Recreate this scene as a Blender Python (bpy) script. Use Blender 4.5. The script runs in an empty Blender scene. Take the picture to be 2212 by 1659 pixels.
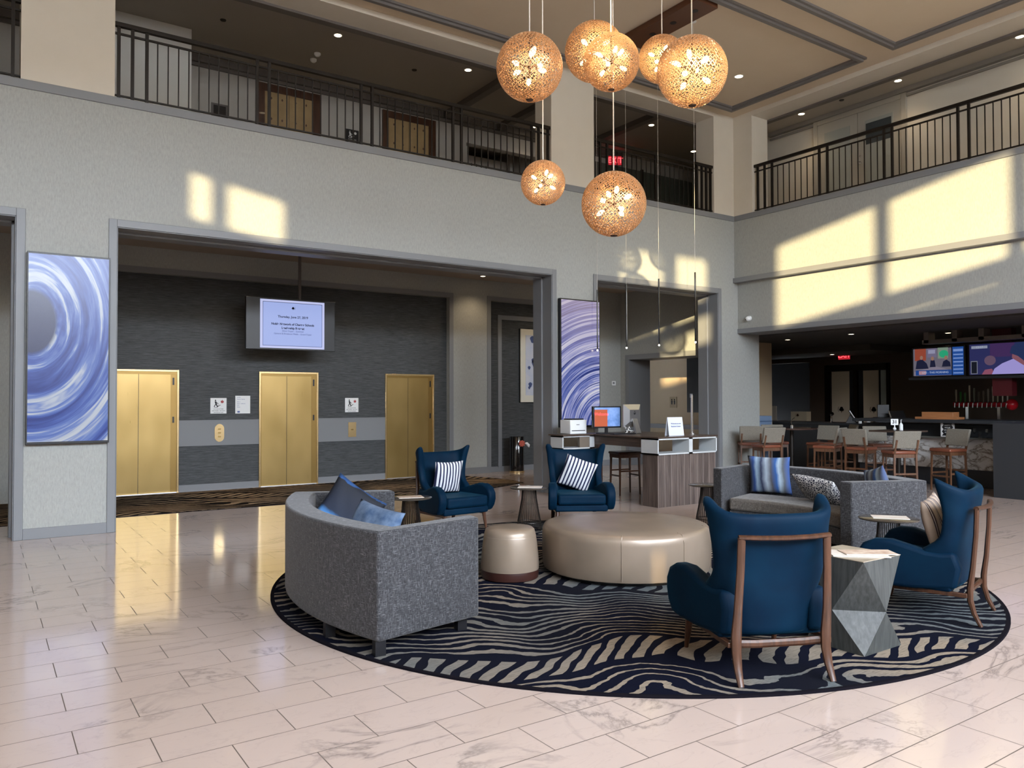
import bpy, bmesh, math, random
from mathutils import Vector, Matrix
random.seed(7)
PI=math.pi; sc=bpy.context.scene; COL=sc.collection
# ---------------------------------------------------------------- materials
def _new(name):
    m=bpy.data.materials.new(name); m.use_nodes=True
    nt=m.node_tree; b=nt.nodes['Principled BSDF']; return m,nt,b
def setb(b,col=None,rough=None,metal=None,emis=None,es=0,spec=None,coat=0,sheen=0,trans=0):
    if col is not None: b.inputs['Base Color'].default_value=(*col,1)
    if rough is not None: b.inputs['Roughness'].default_value=rough
    if metal is not None: b.inputs['Metallic'].default_value=metal
    if emis is not None: b.inputs['Emission Color'].default_value=(*emis,1); b.inputs['Emission Strength'].default_value=es
    if spec is not None: b.inputs['Specular IOR Level'].default_value=spec
    if coat: b.inputs['Coat Weight'].default_value=coat
    if sheen: b.inputs['Sheen Weight'].default_value=sheen; b.inputs['Sheen Roughness'].default_value=.4
    if trans: b.inputs['Transmission Weight'].default_value=trans
def N(nt,t,**k):
    n=nt.nodes.new(t)
    for a,v in k.items():
        if a in n.inputs: n.inputs[a].default_value=v
        else: setattr(n,a,v)
    return n
def L(nt,a,b): nt.links.new(a,b)
def coord(nt,scale=(1,1,1),rot=(0,0,0),kind='Object',loc=(0,0,0)):
    tc=N(nt,'ShaderNodeTexCoord'); mp=N(nt,'ShaderNodeMapping')
    mp.inputs['Scale'].default_value=scale; mp.inputs['Rotation'].default_value=rot; mp.inputs['Location'].default_value=loc
    L(nt,tc.outputs[kind],mp.inputs['Vector']); return mp.outputs['Vector']
def world(nt,scale=(1,1,1),rot=(0,0,0),loc=(0,0,0)):
    g=N(nt,'ShaderNodeNewGeometry'); mp=N(nt,'ShaderNodeMapping')
    mp.inputs['Scale'].default_value=scale; mp.inputs['Rotation'].default_value=rot; mp.inputs['Location'].default_value=loc
    L(nt,g.outputs['Position'],mp.inputs['Vector']); return mp.outputs['Vector']
def ramp(nt,fac,stops,interp='LINEAR'):
    r=N(nt,'ShaderNodeValToRGB'); cr=r.color_ramp; cr.interpolation=interp
    while len(cr.elements)>len(stops): cr.elements.remove(cr.elements[-1])
    while len(cr.elements)<len(stops): cr.elements.new(.5)
    for e,(p,c) in zip(cr.elements,stops): e.position=p; e.color=(*c,1)
    L(nt,fac,r.inputs['Fac']); return r.outputs['Color']
def bump(nt,b,h,strength=.3,dist=.01):
    n=N(nt,'ShaderNodeBump'); n.inputs['Strength'].default_value=strength; n.inputs['Distance'].default_value=dist
    L(nt,h,n.inputs['Height']); L(nt,n.outputs['Normal'],b.inputs['Normal'])
def noise(nt,vec,scale=5,detail=3,rough=.5,dist=0):
    n=N(nt,'ShaderNodeTexNoise'); n.inputs['Scale'].default_value=scale; n.inputs['Detail'].default_value=detail
    n.inputs['Roughness'].default_value=rough; n.inputs['Distortion'].default_value=dist
    L(nt,vec,n.inputs['Vector']); return n.outputs['Fac']
def mixc(nt,fac,a,b,mode='MIX'):
    m=N(nt,'ShaderNodeMix',data_type='RGBA',blend_type=mode)
    for s,v in ((m.inputs[0],fac),(m.inputs[6],a),(m.inputs[7],b)):
        if isinstance(v,(int,float)): s.default_value=v if s is m.inputs[0] or s.type=='VALUE' else (v,v,v,1)
        elif isinstance(v,tuple): s.default_value=(*v,1)
        else: L(nt,v,s)
    return m.outputs[2]
def mth(nt,op,a,b=None,c=None):
    m=N(nt,'ShaderNodeMath',operation=op)
    for i,v in enumerate((a,b,c)):
        if v is None: continue
        if isinstance(v,(int,float)): m.inputs[i].default_value=v
        else: L(nt,v,m.inputs[i])
    return m.outputs[0]
def plain(name,col,rough=.6,metal=0,**k):
    m,nt,b=_new(name); setb(b,col,rough,metal,**k); return m
def mottled(name,c1,c2,scale,rough=.7,metal=0,bmp=.15,vec=None,detail=4,**k):
    m,nt,b=_new(name); setb(b,c1,rough,metal,**k)
    v=coord(nt,vec or (1,1,1)); f=noise(nt,v,scale,detail,.6)
    L(nt,ramp(nt,f,[(.3,c1),(.7,c2)]),b.inputs['Base Color'])
    if bmp: bump(nt,b,f,bmp,.004)
    return m
def emis(name,col,st): 
    m,nt,b=_new(name); setb(b,(0,0,0),.5,0,emis=col,es=st); return m
M={}
def mk_wallcover(name,c1,c2,sheenmetal=.0):
    m,nt,b=_new(name); setb(b,c1,.6,sheenmetal,spec=.35)
    v=world(nt,(1,1,.25)); f=noise(nt,v,60,5,.7); f2=noise(nt,world(nt,(1,1,.5)),4,2)
    c=ramp(nt,f,[(.32,c1),(.68,c2)]); c=mixc(nt,mth(nt,'MULTIPLY',f2,.25),c,c1)
    L(nt,c,b.inputs['Base Color']); bump(nt,b,f,.2,.003); return m
M['cover']=mk_wallcover('woven_wallcovering',(.31,.32,.30),(.41,.42,.395),.05)
M['trim']=plain('grey_satin_trim_paint',(.20,.208,.22),.42)
M['trim_brown']=plain('dark_taupe_trim_paint',(.115,.10,.09),.5)
M['cream']=mottled('cream_wall_paint',(.62,.57,.48),(.64,.59,.50),3,.7,bmp=.03)
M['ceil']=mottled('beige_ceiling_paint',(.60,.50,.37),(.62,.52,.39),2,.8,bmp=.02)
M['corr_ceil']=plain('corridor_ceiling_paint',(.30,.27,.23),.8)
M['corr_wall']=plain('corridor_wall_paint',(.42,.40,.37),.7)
M['hall_beige']=plain('hall_beige_paint',(.42,.33,.22),.7)
M['bar_dark']=plain('dark_brown_bar_wall',(.085,.062,.045),.7)
M['bar_black']=plain('near_black_panel',(.006,.007,.008),.4)
M['bar_slate']=plain('slate_bar_face',(.022,.025,.029),.5)
M['black']=plain('black_plastic',(.008,.008,.01),.35)
M['gloss_black']=plain('glossy_black',(.004,.004,.005),.08,coat=.6)
M['iron']=plain('dark_bronze_metal',(.022,.018,.015),.4,.6)
M['white']=plain('white_plastic',(.8,.82,.82),.35)
M['paper']=mottled('printed_paper',(.75,.72,.66),(.62,.52,.45),9,.5,bmp=0)
M['chrome']=plain('chrome',(.8,.8,.8),.15,1)
M['silver']=plain('brushed_aluminium',(.55,.55,.56),.35,.9)
M['cord']=plain('pale_cord',(.65,.6,.52),.5)
M['glass']=plain('clear_glass',(.95,.97,.97),.03,0,trans=1.)
M['green_fab']=plain('dark_green_upholstery',(.004,.03,.018),.7)
M['red_glow']=emis('red_exit_glow',(1,.05,.06),2.2)
M['lamp']=emis('downlight_glow',(1,.78,.5),9)
M['bulb']=emis('filament_bulb_glow',(1,.66,.32),14)
M['tip']=emis('pendant_tip_glow',(1,.85,.62),16)
def mk_darkcover():
    m,nt,b=_new('charcoal_grasscloth'); setb(b,(.05,.05,.05),.55,spec=.4)
    v=world(nt,(.55,.55,9)); f=noise(nt,v,7,6,.75,.3)
    L(nt,ramp(nt,f,[(.34,(.022,.024,.026)),(.5,(.05,.055,.057)),(.66,(.085,.09,.092))]),b.inputs['Base Color'])
    bump(nt,b,f,.5,.006); return m
M['darkcover']=mk_darkcover()
def mk_floor():
    m,nt,b=_new('marble_look_floor_tile'); setb(b,(.6,.5,.45),.1,spec=.6)
    v=world(nt,(1,1,1),loc=(FX,FY,0))
    br=N(nt,'ShaderNodeTexBrick',offset=.5,squash=1); L(nt,v,br.inputs['Vector'])
    br.inputs['Scale'].default_value=1; br.inputs['Brick Width'].default_value=.6205; br.inputs['Row Height'].default_value=.307
    br.inputs['Mortar Size'].default_value=.0028; br.inputs['Mortar Smooth'].default_value=.1
    br.inputs['Color1'].default_value=(.54,.43,.37,1); br.inputs['Color2'].default_value=(.55,.44,.385,1); br.inputs['Mortar'].default_value=(.115,.085,.07,1)
    vr=mth(nt,'MULTIPLY',0,0)
    w=N(nt,'ShaderNodeTexNoise'); w.inputs['Scale'].default_value=.75; w.inputs['Detail'].default_value=7; w.inputs['Roughness'].default_value=.62; w.inputs['Distortion'].default_value=1.4
    wv=world(nt,(1,1.7,1),(0,0,.5)); L(nt,wv,w.inputs['Vector'])
    d=mth(nt,'ABSOLUTE',mth(nt,'SUBTRACT',w.outputs['Fac'],.5))
    vein=ramp(nt,d,[(0,(1,1,1)),(.011,(.45,.45,.45)),(.03,(0,0,0))])
    msk=ramp(nt,noise(nt,world(nt,(1,1,1),loc=(3,8,0)),1.1,2),[(.47,(0,0,0)),(.62,(1,1,1))])
    vf=mixc(nt,1.,vein,msk,'MULTIPLY')
    w2=noise(nt,world(nt,(1,2.2,1),(0,0,.9)),2.3,6,.6,1.)
    d2=mth(nt,'ABSOLUTE',mth(nt,'SUBTRACT',w2,.5)); v2=ramp(nt,d2,[(0,(.5,.5,.5)),(.012,(0,0,0))])
    base=mixc(nt,mth(nt,'MULTIPLY',vf,.7),br.outputs['Color'],(.22,.18,.165)); base=mixc(nt,mth(nt,'MULTIPLY',v2,.25),base,(.26,.21,.19))
    L(nt,base,b.inputs['Base Color'])
    L(nt,ramp(nt,br.outputs['Fac'],[(0,(.11,)*3),(1,(.6,)*3)]),b.inputs['Roughness'])
    inv=mth(nt,'SUBTRACT',1,br.outputs['Fac']); bump(nt,b,inv,.4,.002); return m
FX,FY=-.391,-4.498
M['floor']=mk_floor()
def mk_tweed(name,c1,c2,c3):
    m,nt,b=_new(name); setb(b,c1,.85,sheen=.2)
    a=noise(nt,coord(nt,(1,1,8)),28,3,.7); c=noise(nt,coord(nt,(8,8,1.)),28,3,.7)
    f=mth(nt,'MAXIMUM',a,c); f2=noise(nt,coord(nt),90,2)
    col=ramp(nt,f,[(.45,c1),(.58,c2),(.72,c3)]); col=mixc(nt,mth(nt,'MULTIPLY',f2,.3),col,c1)
    L(nt,col,b.inputs['Base Color']); bump(nt,b,f,.5,.004); return m
M['tweed']=mk_tweed('grey_tweed',(.012,.012,.014),(.05,.05,.055),(.19,.19,.198))
M['tweed_light']=mk_tweed('taupe_tweed',(.06,.05,.042),(.13,.115,.098),(.25,.22,.19))
def mk_velvet(name,c1,c2):
    m,nt,b=_new(name); setb(b,c1,.6,sheen=.08,spec=.08); b.inputs['Sheen Tint'].default_value=(.1,.4,.6,1)
    f=noise(nt,coord(nt),3.2,3,.5,.5); L(nt,ramp(nt,f,[(.35,c1),(.7,c2)]),b.inputs['Base Color']); bump(nt,b,noise(nt,coord(nt),160,2),.08,.002); return m
M['velvet']=mk_velvet('teal_velvet',(.0006,.009,.024),(.001,.016,.037))
def mk_wood(name,c1,c2,axis='z',sc_=1.,rough=.4,coat=.2):
    m,nt,b=_new(name); setb(b,c1,rough,coat=coat)
    s={'z':(14,14,.8),'x':(.8,14,14),'y':(14,.8,14)}[axis]; f=noise(nt,coord(nt,tuple(k*sc_ for k in s)),3,5,.6,.4)
    L(nt,ramp(nt,f,[(.3,c1),(.7,c2)]),b.inputs['Base Color']); bump(nt,b,f,.08,.002); return m
M['walnut']=mk_wood('walnut_frame_wood',(.035,.014,.007),(.095,.038,.018),rough=.35)
M['desk_wood']=mk_wood('grey_walnut_laminate',(.045,.033,.029),(.15,.115,.10),'z',.8,.5,0)
M['desk_top']=mk_wood('dark_walnut_top',(.035,.022,.017),(.09,.06,.045),'y',.8,.35)
M['stool_wood']=mk_wood('brown_stool_wood',(.06,.025,.012),(.17,.08,.04))
M['orange_wood']=mk_wood('orange_box_wood',(.35,.14,.05),(.5,.22,.09),'y')
M['geo']=mk_wood('weathered_grey_wood',(.03,.033,.032),(.075,.08,.077),'z',1.2,.5,.1)
M['geo_top']=mk_wood('pale_grey_table_top',(.34,.28,.21),(.5,.43,.33),'y',1.,.28,.3)
M['leather_brown']=plain('brown_seat_leather',(.20,.065,.035),.3)
M['leather_dark']=plain('dark_seat_leather',(.045,.018,.013),.25)
M['back_fab']=mottled('beige_stool_fabric',(.17,.155,.125),(.24,.22,.18),60,.8)
def mk_leatherette():
    m,nt,b=_new('champagne_leatherette'); setb(b,(.42,.33,.24),.33,.25,spec=.5)
    f=noise(nt,coord(nt),3,3); L(nt,ramp(nt,f,[(.3,(.24,.185,.135)),(.7,(.29,.225,.17))]),b.inputs['Base Color'])
    bump(nt,b,noise(nt,coord(nt),1.7,2,.5),.15,.05); return m
M['champ']=mk_leatherette()
def mk_brass():
    m,nt,b=_new('brushed_brass'); setb(b,(.52,.37,.14),.28,.85)
    f=noise(nt,world(nt,(30,30,.6)),6,4); f2=noise(nt,world(nt,(.9,.9,.5)),1.4,2)
    L(nt,ramp(nt,f2,[(.3,(.33,.22,.075)),(.7,(.48,.33,.13))]),b.inputs['Base Color'])
    L(nt,ramp(nt,f,[(.2,(.26,)*3),(.8,(.40,)*3)]),b.inputs['Roughness']); return m
M['brass']=mk_brass()
M['brass_edge']=plain('bright_brass_frame',(.75,.55,.28),.25,.9)
M['brass_dark']=plain('dark_brass_reveal',(.30,.19,.06),.35,.8)
M['shade']=plain('woven_bronze_wire',(.55,.34,.18),.35,.5)
M['shade_cap']=plain('dark_bronze_cap',(.06,.035,.02),.4,.5)
def mk_marble(name):
    m,nt,b=_new(name); setb(b,(.6,.6,.58),.2)
    f=noise(nt,world(nt,(1,1,1.6),(.5,.4,0)),1.8,7,.6,1.6); d=mth(nt,'ABSOLUTE',mth(nt,'SUBTRACT',f,.5))
    L(nt,ramp(nt,d,[(0,(.16,.13,.11)),(.02,(.4,.39,.37)),(.07,(.62,.63,.63))]),b.inputs['Base Color']); return m
M['marble']=mk_marble('white_veined_marble')
def mk_rug(name,navy,tan,sc_,pale):
    m,nt,b=_new(name); setb(b,navy,1.,spec=.05)
    # flowing contour lines
    v=coord(nt,(1,1,1),(0,0,.45)); 
    n1=N(nt,'ShaderNodeTexNoise'); n1.inputs['Scale'].default_value=.55*sc_; n1.inputs['Detail'].default_value=2; L(nt,v,n1.inputs['Vector'])
    sep=N(nt,'ShaderNodeSeparateXYZ'); L(nt,v,sep.inputs[0])
    h=mth(nt,'ADD',mth(nt,'MULTIPLY',sep.outputs[1],1.0),mth(nt,'ADD',mth(nt,'MULTIPLY',n1.outputs['Fac'],2.4),1.0))
    n2=noise(nt,v,4*sc_,3,.6); h2=mth(nt,'ADD',h,mth(nt,'MULTIPLY',n2,.13))
    fr=mth(nt,'FRACT',mth(nt,'MULTIPLY',h2,8.5*sc_))
    wth=ramp(nt,noise(nt,v,.9*sc_,2),[(.38,(.18,)*3),(.62,(.60,)*3)])
    line=mth(nt,'LESS_THAN',fr,wth)
    # banded regions: each broad band either solid navy, lines, or transverse bars
    band=mth(nt,'FRACT',mth(nt,'MULTIPLY',h,.42)); 
    n3=noise(nt,v,2.2*sc_,2)
    x=mth(nt,'ADD',mth(nt,'ADD',sep.outputs[0],mth(nt,'MULTIPLY',h,-.55)),mth(nt,'MULTIPLY',n3,.22))
    bars=mth(nt,'LESS_THAN',mth(nt,'FRACT',mth(nt,'MULTIPLY',x,6.6*sc_)),.56)
    bm_=mth(nt,'MULTIPLY',mth(nt,'GREATER_THAN',band,.74),mth(nt,'LESS_THAN',band,.93))
    edge=mth(nt,'MULTIPLY',mth(nt,'GREATER_THAN',band,.70),mth(nt,'LESS_THAN',band,.97))
    st=noise(nt,coord(nt,(5,60,1),(0,0,.45)),2.2,3); strea=mth(nt,'GREATER_THAN',st,.44)
    patt=mixc(nt,edge,line,0.0); patt=mixc(nt,bm_,patt,bars)
    patt=mth(nt,'MULTIPLY',patt,mth(nt,'ADD',mth(nt,'MULTIPLY',strea,.3),.7))
    hue=noise(nt,v,.6*sc_,1)
    tc=ramp(nt,hue,[(.38,tan),(.6,pale)])
    nc=ramp(nt,hue,[(.4,navy),(.65,tuple(k*.55+.006 for k in navy))])
    L(nt,mixc(nt,patt,nc,tc),b.inputs['Base Color']); bump(nt,b,noise(nt,coord(nt),220,2),.5,.004); return m
M['rug']=mk_rug('navy_contour_carpet',(.004,.005,.013),(.27,.22,.165),1.,(.12,.135,.14))
M['rug2']=mk_rug('brown_contour_carpet',(.014,.010,.008),(.45,.31,.18),.8,(.22,.17,.12))
M['rug_edge']=plain('navy_rug_binding',(.007,.006,.009),1.,spec=.05)
def mk_stripes(name,stops,scale,axis='x',distort=.0,rough=.8,off=5):
    m,nt,b=_new(name); setb(b,(.5,.5,.5),rough)
    v=coord(nt); sep=N(nt,'ShaderNodeSeparateXYZ'); L(nt,v,sep.inputs[0])
    a=sep.outputs['XYZ'.index(axis.upper())]
    if distort: a=mth(nt,'ADD',a,mth(nt,'MULTIPLY',noise(nt,v,7,4),distort))
    f=mth(nt,'FRACT',mth(nt,'MULTIPLY',mth(nt,'ADD',a,off),scale))
    L(nt,ramp(nt,f,stops,'CONSTANT' if not distort else 'LINEAR'),b.inputs['Base Color']); bump(nt,b,noise(nt,v,140,2),.15,.002); return m
NV=(.012,.016,.06)
M['pin']=mk_stripes('navy_white_stripe',[(0,(.66,.68,.70)),(.56,NV)],22)
M['pin_brown']=mk_stripes('taupe_dark_stripe',[(0,(.42,.33,.26)),(.62,(.05,.03,.035)),(.8,(.6,.55,.5)),(.88,(.05,.03,.04))],11)
M['wash']=mk_stripes('watercolour_blue_bands',[(0,(.01,.05,.16)),(.16,(.03,.12,.35)),(.28,(.20,.36,.52)),(.40,(.04,.15,.36)),(.47,(.006,.012,.03)),(1,(.004,.006,.012))],1.9,'z',.10,off=.263)
M['wash2']=mk_stripes('watercolour_blue_stripes',[(0,(.01,.015,.05)),(.14,(.3,.42,.55)),(.22,(.02,.07,.26)),(.38,(.09,.10,.11)),(.5,(.35,.45,.55)),(.58,(.02,.10,.33)),(.72,(.08,.08,.09)),(.86,(.35,.42,.5)),(1,(.02,.03,.08))],2.35,'x',.05)
M['wash3']=mottled('pale_blue_wash_fabric',(.03,.07,.15),(.16,.22,.32),9,.8)
def mk_dots():
    m,nt,b=_new('navy_squiggle_fabric'); setb(b,NV,.8)
    vo=N(nt,'ShaderNodeTexVoronoi',feature='DISTANCE_TO_EDGE'); vo.inputs['Scale'].default_value=42; L(nt,coord(nt),vo.inputs['Vector'])
    L(nt,ramp(nt,vo.outputs['Distance'],[(0,(.62,.6,.57)),(.09,(.5,.5,.5)),(.13,(.008,.010,.025))]),b.inputs['Base Color']); return m
M['dots']=mk_dots()
def screen_art(name,center,cols,freq,strength=1.0,sx=1,stretch=.9,seed=0):
    m,nt,b=_new(name); setb(b,(.01,.01,.012),.25)
    tc=N(nt,'ShaderNodeTexCoord'); v=tc.outputs['Object']
    sep=N(nt,'ShaderNodeSeparateXYZ'); L(nt,v,sep.inputs[0])
    dx=mth(nt,'SUBTRACT',sep.outputs[0],center[0]); dz=mth(nt,'SUBTRACT',sep.outputs[2],center[1])
    d=mth(nt,'SQRT',mth(nt,'ADD',mth(nt,'POWER',mth(nt,'ABSOLUTE',mth(nt,'MULTIPLY',dx,sx)),2),mth(nt,'POWER',mth(nt,'ABSOLUTE',mth(nt,'MULTIPLY',dz,stretch)),2)))
    ang=mth(nt,'ARCTAN2',dz,dx)
    cmb=N(nt,'ShaderNodeCombineXYZ'); L(nt,mth(nt,'MULTIPLY',d,freq),cmb.inputs[0]); L(nt,mth(nt,'MULTIPLY',ang,.55),cmb.inputs[1]); cmb.inputs[2].default_value=seed
    dd=mth(nt,'ADD',d,mth(nt,'MULTIPLY',noise(nt,cmb.outputs[0],.8,2),.16))
    cm2=N(nt,'ShaderNodeCombineXYZ'); L(nt,mth(nt,'MULTIPLY',dd,freq),cm2.inputs[0]); L(nt,mth(nt,'MULTIPLY',ang,.35),cm2.inputs[1]); cm2.inputs[2].default_value=seed+3
    f=noise(nt,cm2.outputs[0],1.,5,.62)
    core=ramp(nt,d,[(.25,(0,0,0)),(.29,(1,1,1))])
    col=ramp(nt,f,cols); col=mixc(nt,core,(.035,.05,.16),col)
    return m,nt,b,col,sep,strength
def fin(t,extra=None):
    m,nt,b,col,sep,st=t
    if extra: col=extra(nt,col,sep)
    L(nt,col,b.inputs['Emission Color']); b.inputs['Emission Strength'].default_value=st; return m
M['art_l']=fin(screen_art('blue_swirl_screen',(-.40,.31),[(.38,(.015,.05,.35)),(.48,(.06,.14,.60)),(.55,(.20,.32,.80)),(.60,(.70,.78,.93)),(.66,(.85,.9,.97))],8,.38,1.,.70))
M['art_r']=fin(screen_art('violet_arc_screen',(.55,-1.15),[(.38,(.015,.03,.20)),(.46,(.09,.14,.5)),(.52,(.33,.36,.75)),(.58,(.68,.68,.9)),(.66,(.85,.85,.97))],30,.42,1.,1.,5),
    lambda nt,col,sep: mixc(nt,ramp(nt,mth(nt,'ADD',mth(nt,'MULTIPLY',sep.outputs[2],.4),.5),[(.45,(0,0,0)),(1,(.55,.55,.55))]),col,(.72,.55,.70)))
# ---------------------------------------------------------------- mesh builder
class MB:
    def __init__(s): s.v=[]; s.f=[]; s.mi=[]
    def add(s,vs,fs,mi=0):
        o=len(s.v); s.v+= [tuple(p) for p in vs]; s.f+=[tuple(i+o for i in f) for f in fs]; s.mi+=[mi]*len(fs); return s
    def box(s,x0,x1,y0,y1,z0,z1,mi=0):
        if x0>x1:x0,x1=x1,x0
        if y0>y1:y0,y1=y1,y0
        if z0>z1:z0,z1=z1,z0
        return s.add([(x0,y0,z0),(x1,y0,z0),(x1,y1,z0),(x0,y1,z0),(x0,y0,z1),(x1,y0,z1),(x1,y1,z1),(x0,y1,z1)],
          [(3,2,1,0),(4,5,6,7),(0,1,5,4),(1,2,6,5),(2,3,7,6),(3,0,4,7)],mi)
    def prism(s,poly,z0,z1,mi=0):
        a=sum(poly[i][0]*poly[(i+1)%len(poly)][1]-poly[(i+1)%len(poly)][0]*poly[i][1] for i in range(len(poly)))
        if a<0: poly=poly[::-1]
        n=len(poly); vs=[(x,y,z0) for x,y in poly]+[(x,y,z1) for x,y in poly]
        fs=[tuple(range(n-1,-1,-1)),tuple(range(n,2*n))]+[(i,(i+1)%n,n+(i+1)%n,n+i) for i in range(n)]
        return s.add(vs,fs,mi)
    def prism_x(s,poly,x0,x1,mi=0): # poly in (y,z)
        t=MB().prism(poly,x0,x1); return s.add([(p[2],p[0],p[1]) for p in t.v],t.f,mi)
    def prism_y(s,poly,y0,y1,mi=0): # poly in (x,z)
        t=MB().prism(poly,y0,y1); return s.add([(p[0],p[2],p[1]) for p in t.v],[f[::-1] for f in t.f],mi)
    def lathe(s,prof,n=32,c=(0,0,0),mi=0,cap=True):
        vs=[];fs=[]
        for r,z in prof:
            for i in range(n):
                a=2*PI*i/n; vs.append((c[0]+r*math.cos(a),c[1]+r*math.sin(a),c[2]+z))
        for k in range(len(prof)-1):
            for i in range(n):
                j=(i+1)%n; fs.append((k*n+i,k*n+j,(k+1)*n+j,(k+1)*n+i))
        if cap:
            fs.append(tuple(range(n-1,-1,-1))); fs.append(tuple((len(prof)-1)*n+i for i in range(n)))
        return s.add(vs,fs,mi)
    def tube(s,pts,r,n=8,closed=False,mi=0,up=None):
        P=[Vector(p) for p in pts]; m=len(P); rr=r if isinstance(r,(list,tuple)) else [r]*m
        vs=[];prev=None
        for i,p in enumerate(P):
            if closed: t=(P[(i+1)%m]-P[i-1])
            else: t=P[min(i+1,m-1)]-P[max(i-1,0)]
            t.normalize()
            if prev is None:
                a=Vector(up) if up else (Vector((0,0,1)) if abs(t.z)<.9 else Vector((1,0,0)))
                u=(a-t*a.dot(t)).normalized()
            else: u=(prev-t*prev.dot(t)).normalized()
            prev=u; w=t.cross(u); q=rr[i]; qa,qb=(q if isinstance(q,tuple) else (q,q))
            for k in range(n):
                an=2*PI*(k+.5)/n; vs.append(p+u*(qa*math.cos(an))+w*(qb*math.sin(an)))
        fs=[]
        for i in range(m if closed else m-1):
            for k in range(n):
                a=i*n+k;b=i*n+(k+1)%n;c=((i+1)%m)*n+(k+1)%n;d=((i+1)%m)*n+k; fs.append((a,b,c,d))
        if not closed: fs+= [tuple(range(n-1,-1,-1)),tuple((m-1)*n+k for k in range(n))]
        return s.add(vs,fs,mi)
    def ball(s,c,r,n=12,mi=0,sz=1):
        prof=[(max(r*math.sin(PI*k/n),.0004),-r*sz*math.cos(PI*k/n)) for k in range(n+1)]
        return s.lathe(prof,n*2,c,mi)
    def quad(s,a,b,c,d,mi=0): return s.add([a,b,c,d],[(0,1,2,3)],mi)
    def obj(s,name,mat,parent=None,smooth=False,bevel=0,sub=0,seg=2,loc=None):
        me=bpy.data.meshes.new(name); me.from_pydata(s.v,[],s.f)
        for m in (mat if isinstance(mat,(list,tuple)) else [mat]): me.materials.append(M[m] if isinstance(m,str) else m)
        if isinstance(mat,(list,tuple)):
            me.polygons.foreach_set('material_index',s.mi)
        me.update(); o=bpy.data.objects.new(name,me); COL.objects.link(o)
        if parent: o.parent=parent
        if loc: o.location=loc
        if bevel:
            b=o.modifiers.new('b','BEVEL'); b.width=bevel; b.segments=seg; b.limit_method='ANGLE'; b.angle_limit=.6
            b.harden_normals=False
        if sub: m=o.modifiers.new('s','SUBSURF'); m.levels=sub; m.render_levels=sub
        if smooth or sub or bevel:
            me.polygons.foreach_set('use_smooth',[True]*len(me.polygons))
            if not sub:
                try: me.set_sharp_from_angle(angle=.7)
                except Exception: pass
        return o
def tag(o,label,cat,group=None):
    o['label']=label; o['category']=cat
    if group: o['group']=group
    return o
def thing(name,label,cat,loc=(0,0,0),rz=0,group=None):
    o=bpy.data.objects.new(name,None); COL.objects.link(o); o.empty_display_size=.1
    o.location=loc; o.rotation_euler=(0,0,rz); return tag(o,label,cat,group)
def dup(root,loc,rz=None,label=None,group=None):
    r=root.copy(); COL.objects.link(r); r.location=loc
    if rz is not None: r.rotation_euler=(0,0,rz)
    if label: r['label']=label
    if group: r['group']=group
    for ch in list(root.children):
        c=ch.copy(); COL.objects.link(c); c.parent=r
        for g in list(ch.children):
            d=g.copy(); COL.objects.link(d); d.parent=c
    return r
def struct(name,mb,mat,**k):
    o=mb.obj(name,mat,**k)
    if not k.get('parent'): o['kind']='structure'
    return o
def text(s,size,mat,parent,loc,rot,name='lettering',align='CENTER',bold=0,depth=.001):
    cu=bpy.data.curves.new(name,'FONT'); cu.body=s; cu.size=size; cu.align_x=align; cu.align_y='CENTER'; cu.extrude=depth; cu.offset=bold
    t=bpy.data.objects.new('tmp',cu); COL.objects.link(t)
    dg=bpy.context.evaluated_depsgraph_get(); me=bpy.data.meshes.new_from_object(t.evaluated_get(dg))
    bpy.data.objects.remove(t); me.materials.clear(); me.materials.append(M[mat] if isinstance(mat,str) else mat)
    o=bpy.data.objects.new(name,me); COL.objects.link(o); o.parent=parent; o.location=loc; o.rotation_euler=rot; return o
# ---------------------------------------------------------------- the room shell
W=10.968; WB=11.45; Z1=3.85; ZL=5.50
b=MB().box(-9,22,-6,17.5,-.12,0); struct('floor',b,'floor')
b=MB()
b.box(.33,1.41,W,WB,0,Z1); b.box(8.30,9.34,W,WB,0,Z1); b.box(12.60,13.9,W,WB,0,Z1); b.box(-9,-6.4,W,WB,0,Z1)
b.box(-9,13.6,W,WB,Z1,ZL-.11)
struct('wall_back',b,'cover')
b=MB().box(-9,13.12,W-.02,WB,ZL-.11,ZL); struct('trim_1',b,'trim',bevel=.006)
def frame_y(x0,x1,z1,y,w=.095,t=.018,base=False):
    b=MB(); b.box(x0-w,x0,y-t,y,0,z1+w); b.box(x1,x1+w,y-t,y,0,z1+w); b.box(x0,x1,y-t,y,z1,z1+w)
    return b
# opening casings (face trim and reveal lining)
k=2
for x0,x1 in ((-6.4,.33),(1.41,8.30),(9.34,12.60)):
    b=frame_y(x0,x1,Z1,W)
    b.box(x0,x0+.012,W-.005,WB+.02,0,Z1); b.box(x1-.012,x1,W-.005,WB+.02,0,Z1); b.box(x0,x1,W-.005,WB+.02,Z1-.012,Z1)
    # step halfway through the reveal
    b.box(x0,x0+.04,W+.26,WB+.03,0,Z1); b.box(x1-.04,x1,W+.26,WB+.03,0,Z1); b.box(x0,x1,W+.26,WB+.03,Z1-.04,Z1)
    struct('trim_%d'%k,b,'trim',bevel=.004); k+=1
b=MB(); b.box(.425,1.315,W-.018,W,0,.13); b.box(8.395,9.245,W-.018,W,0,.13); b.box(12.695,13.9,W-.018,W,0,.13)
struct('baseboard_back',b,'trim',bevel=.003)
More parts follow.
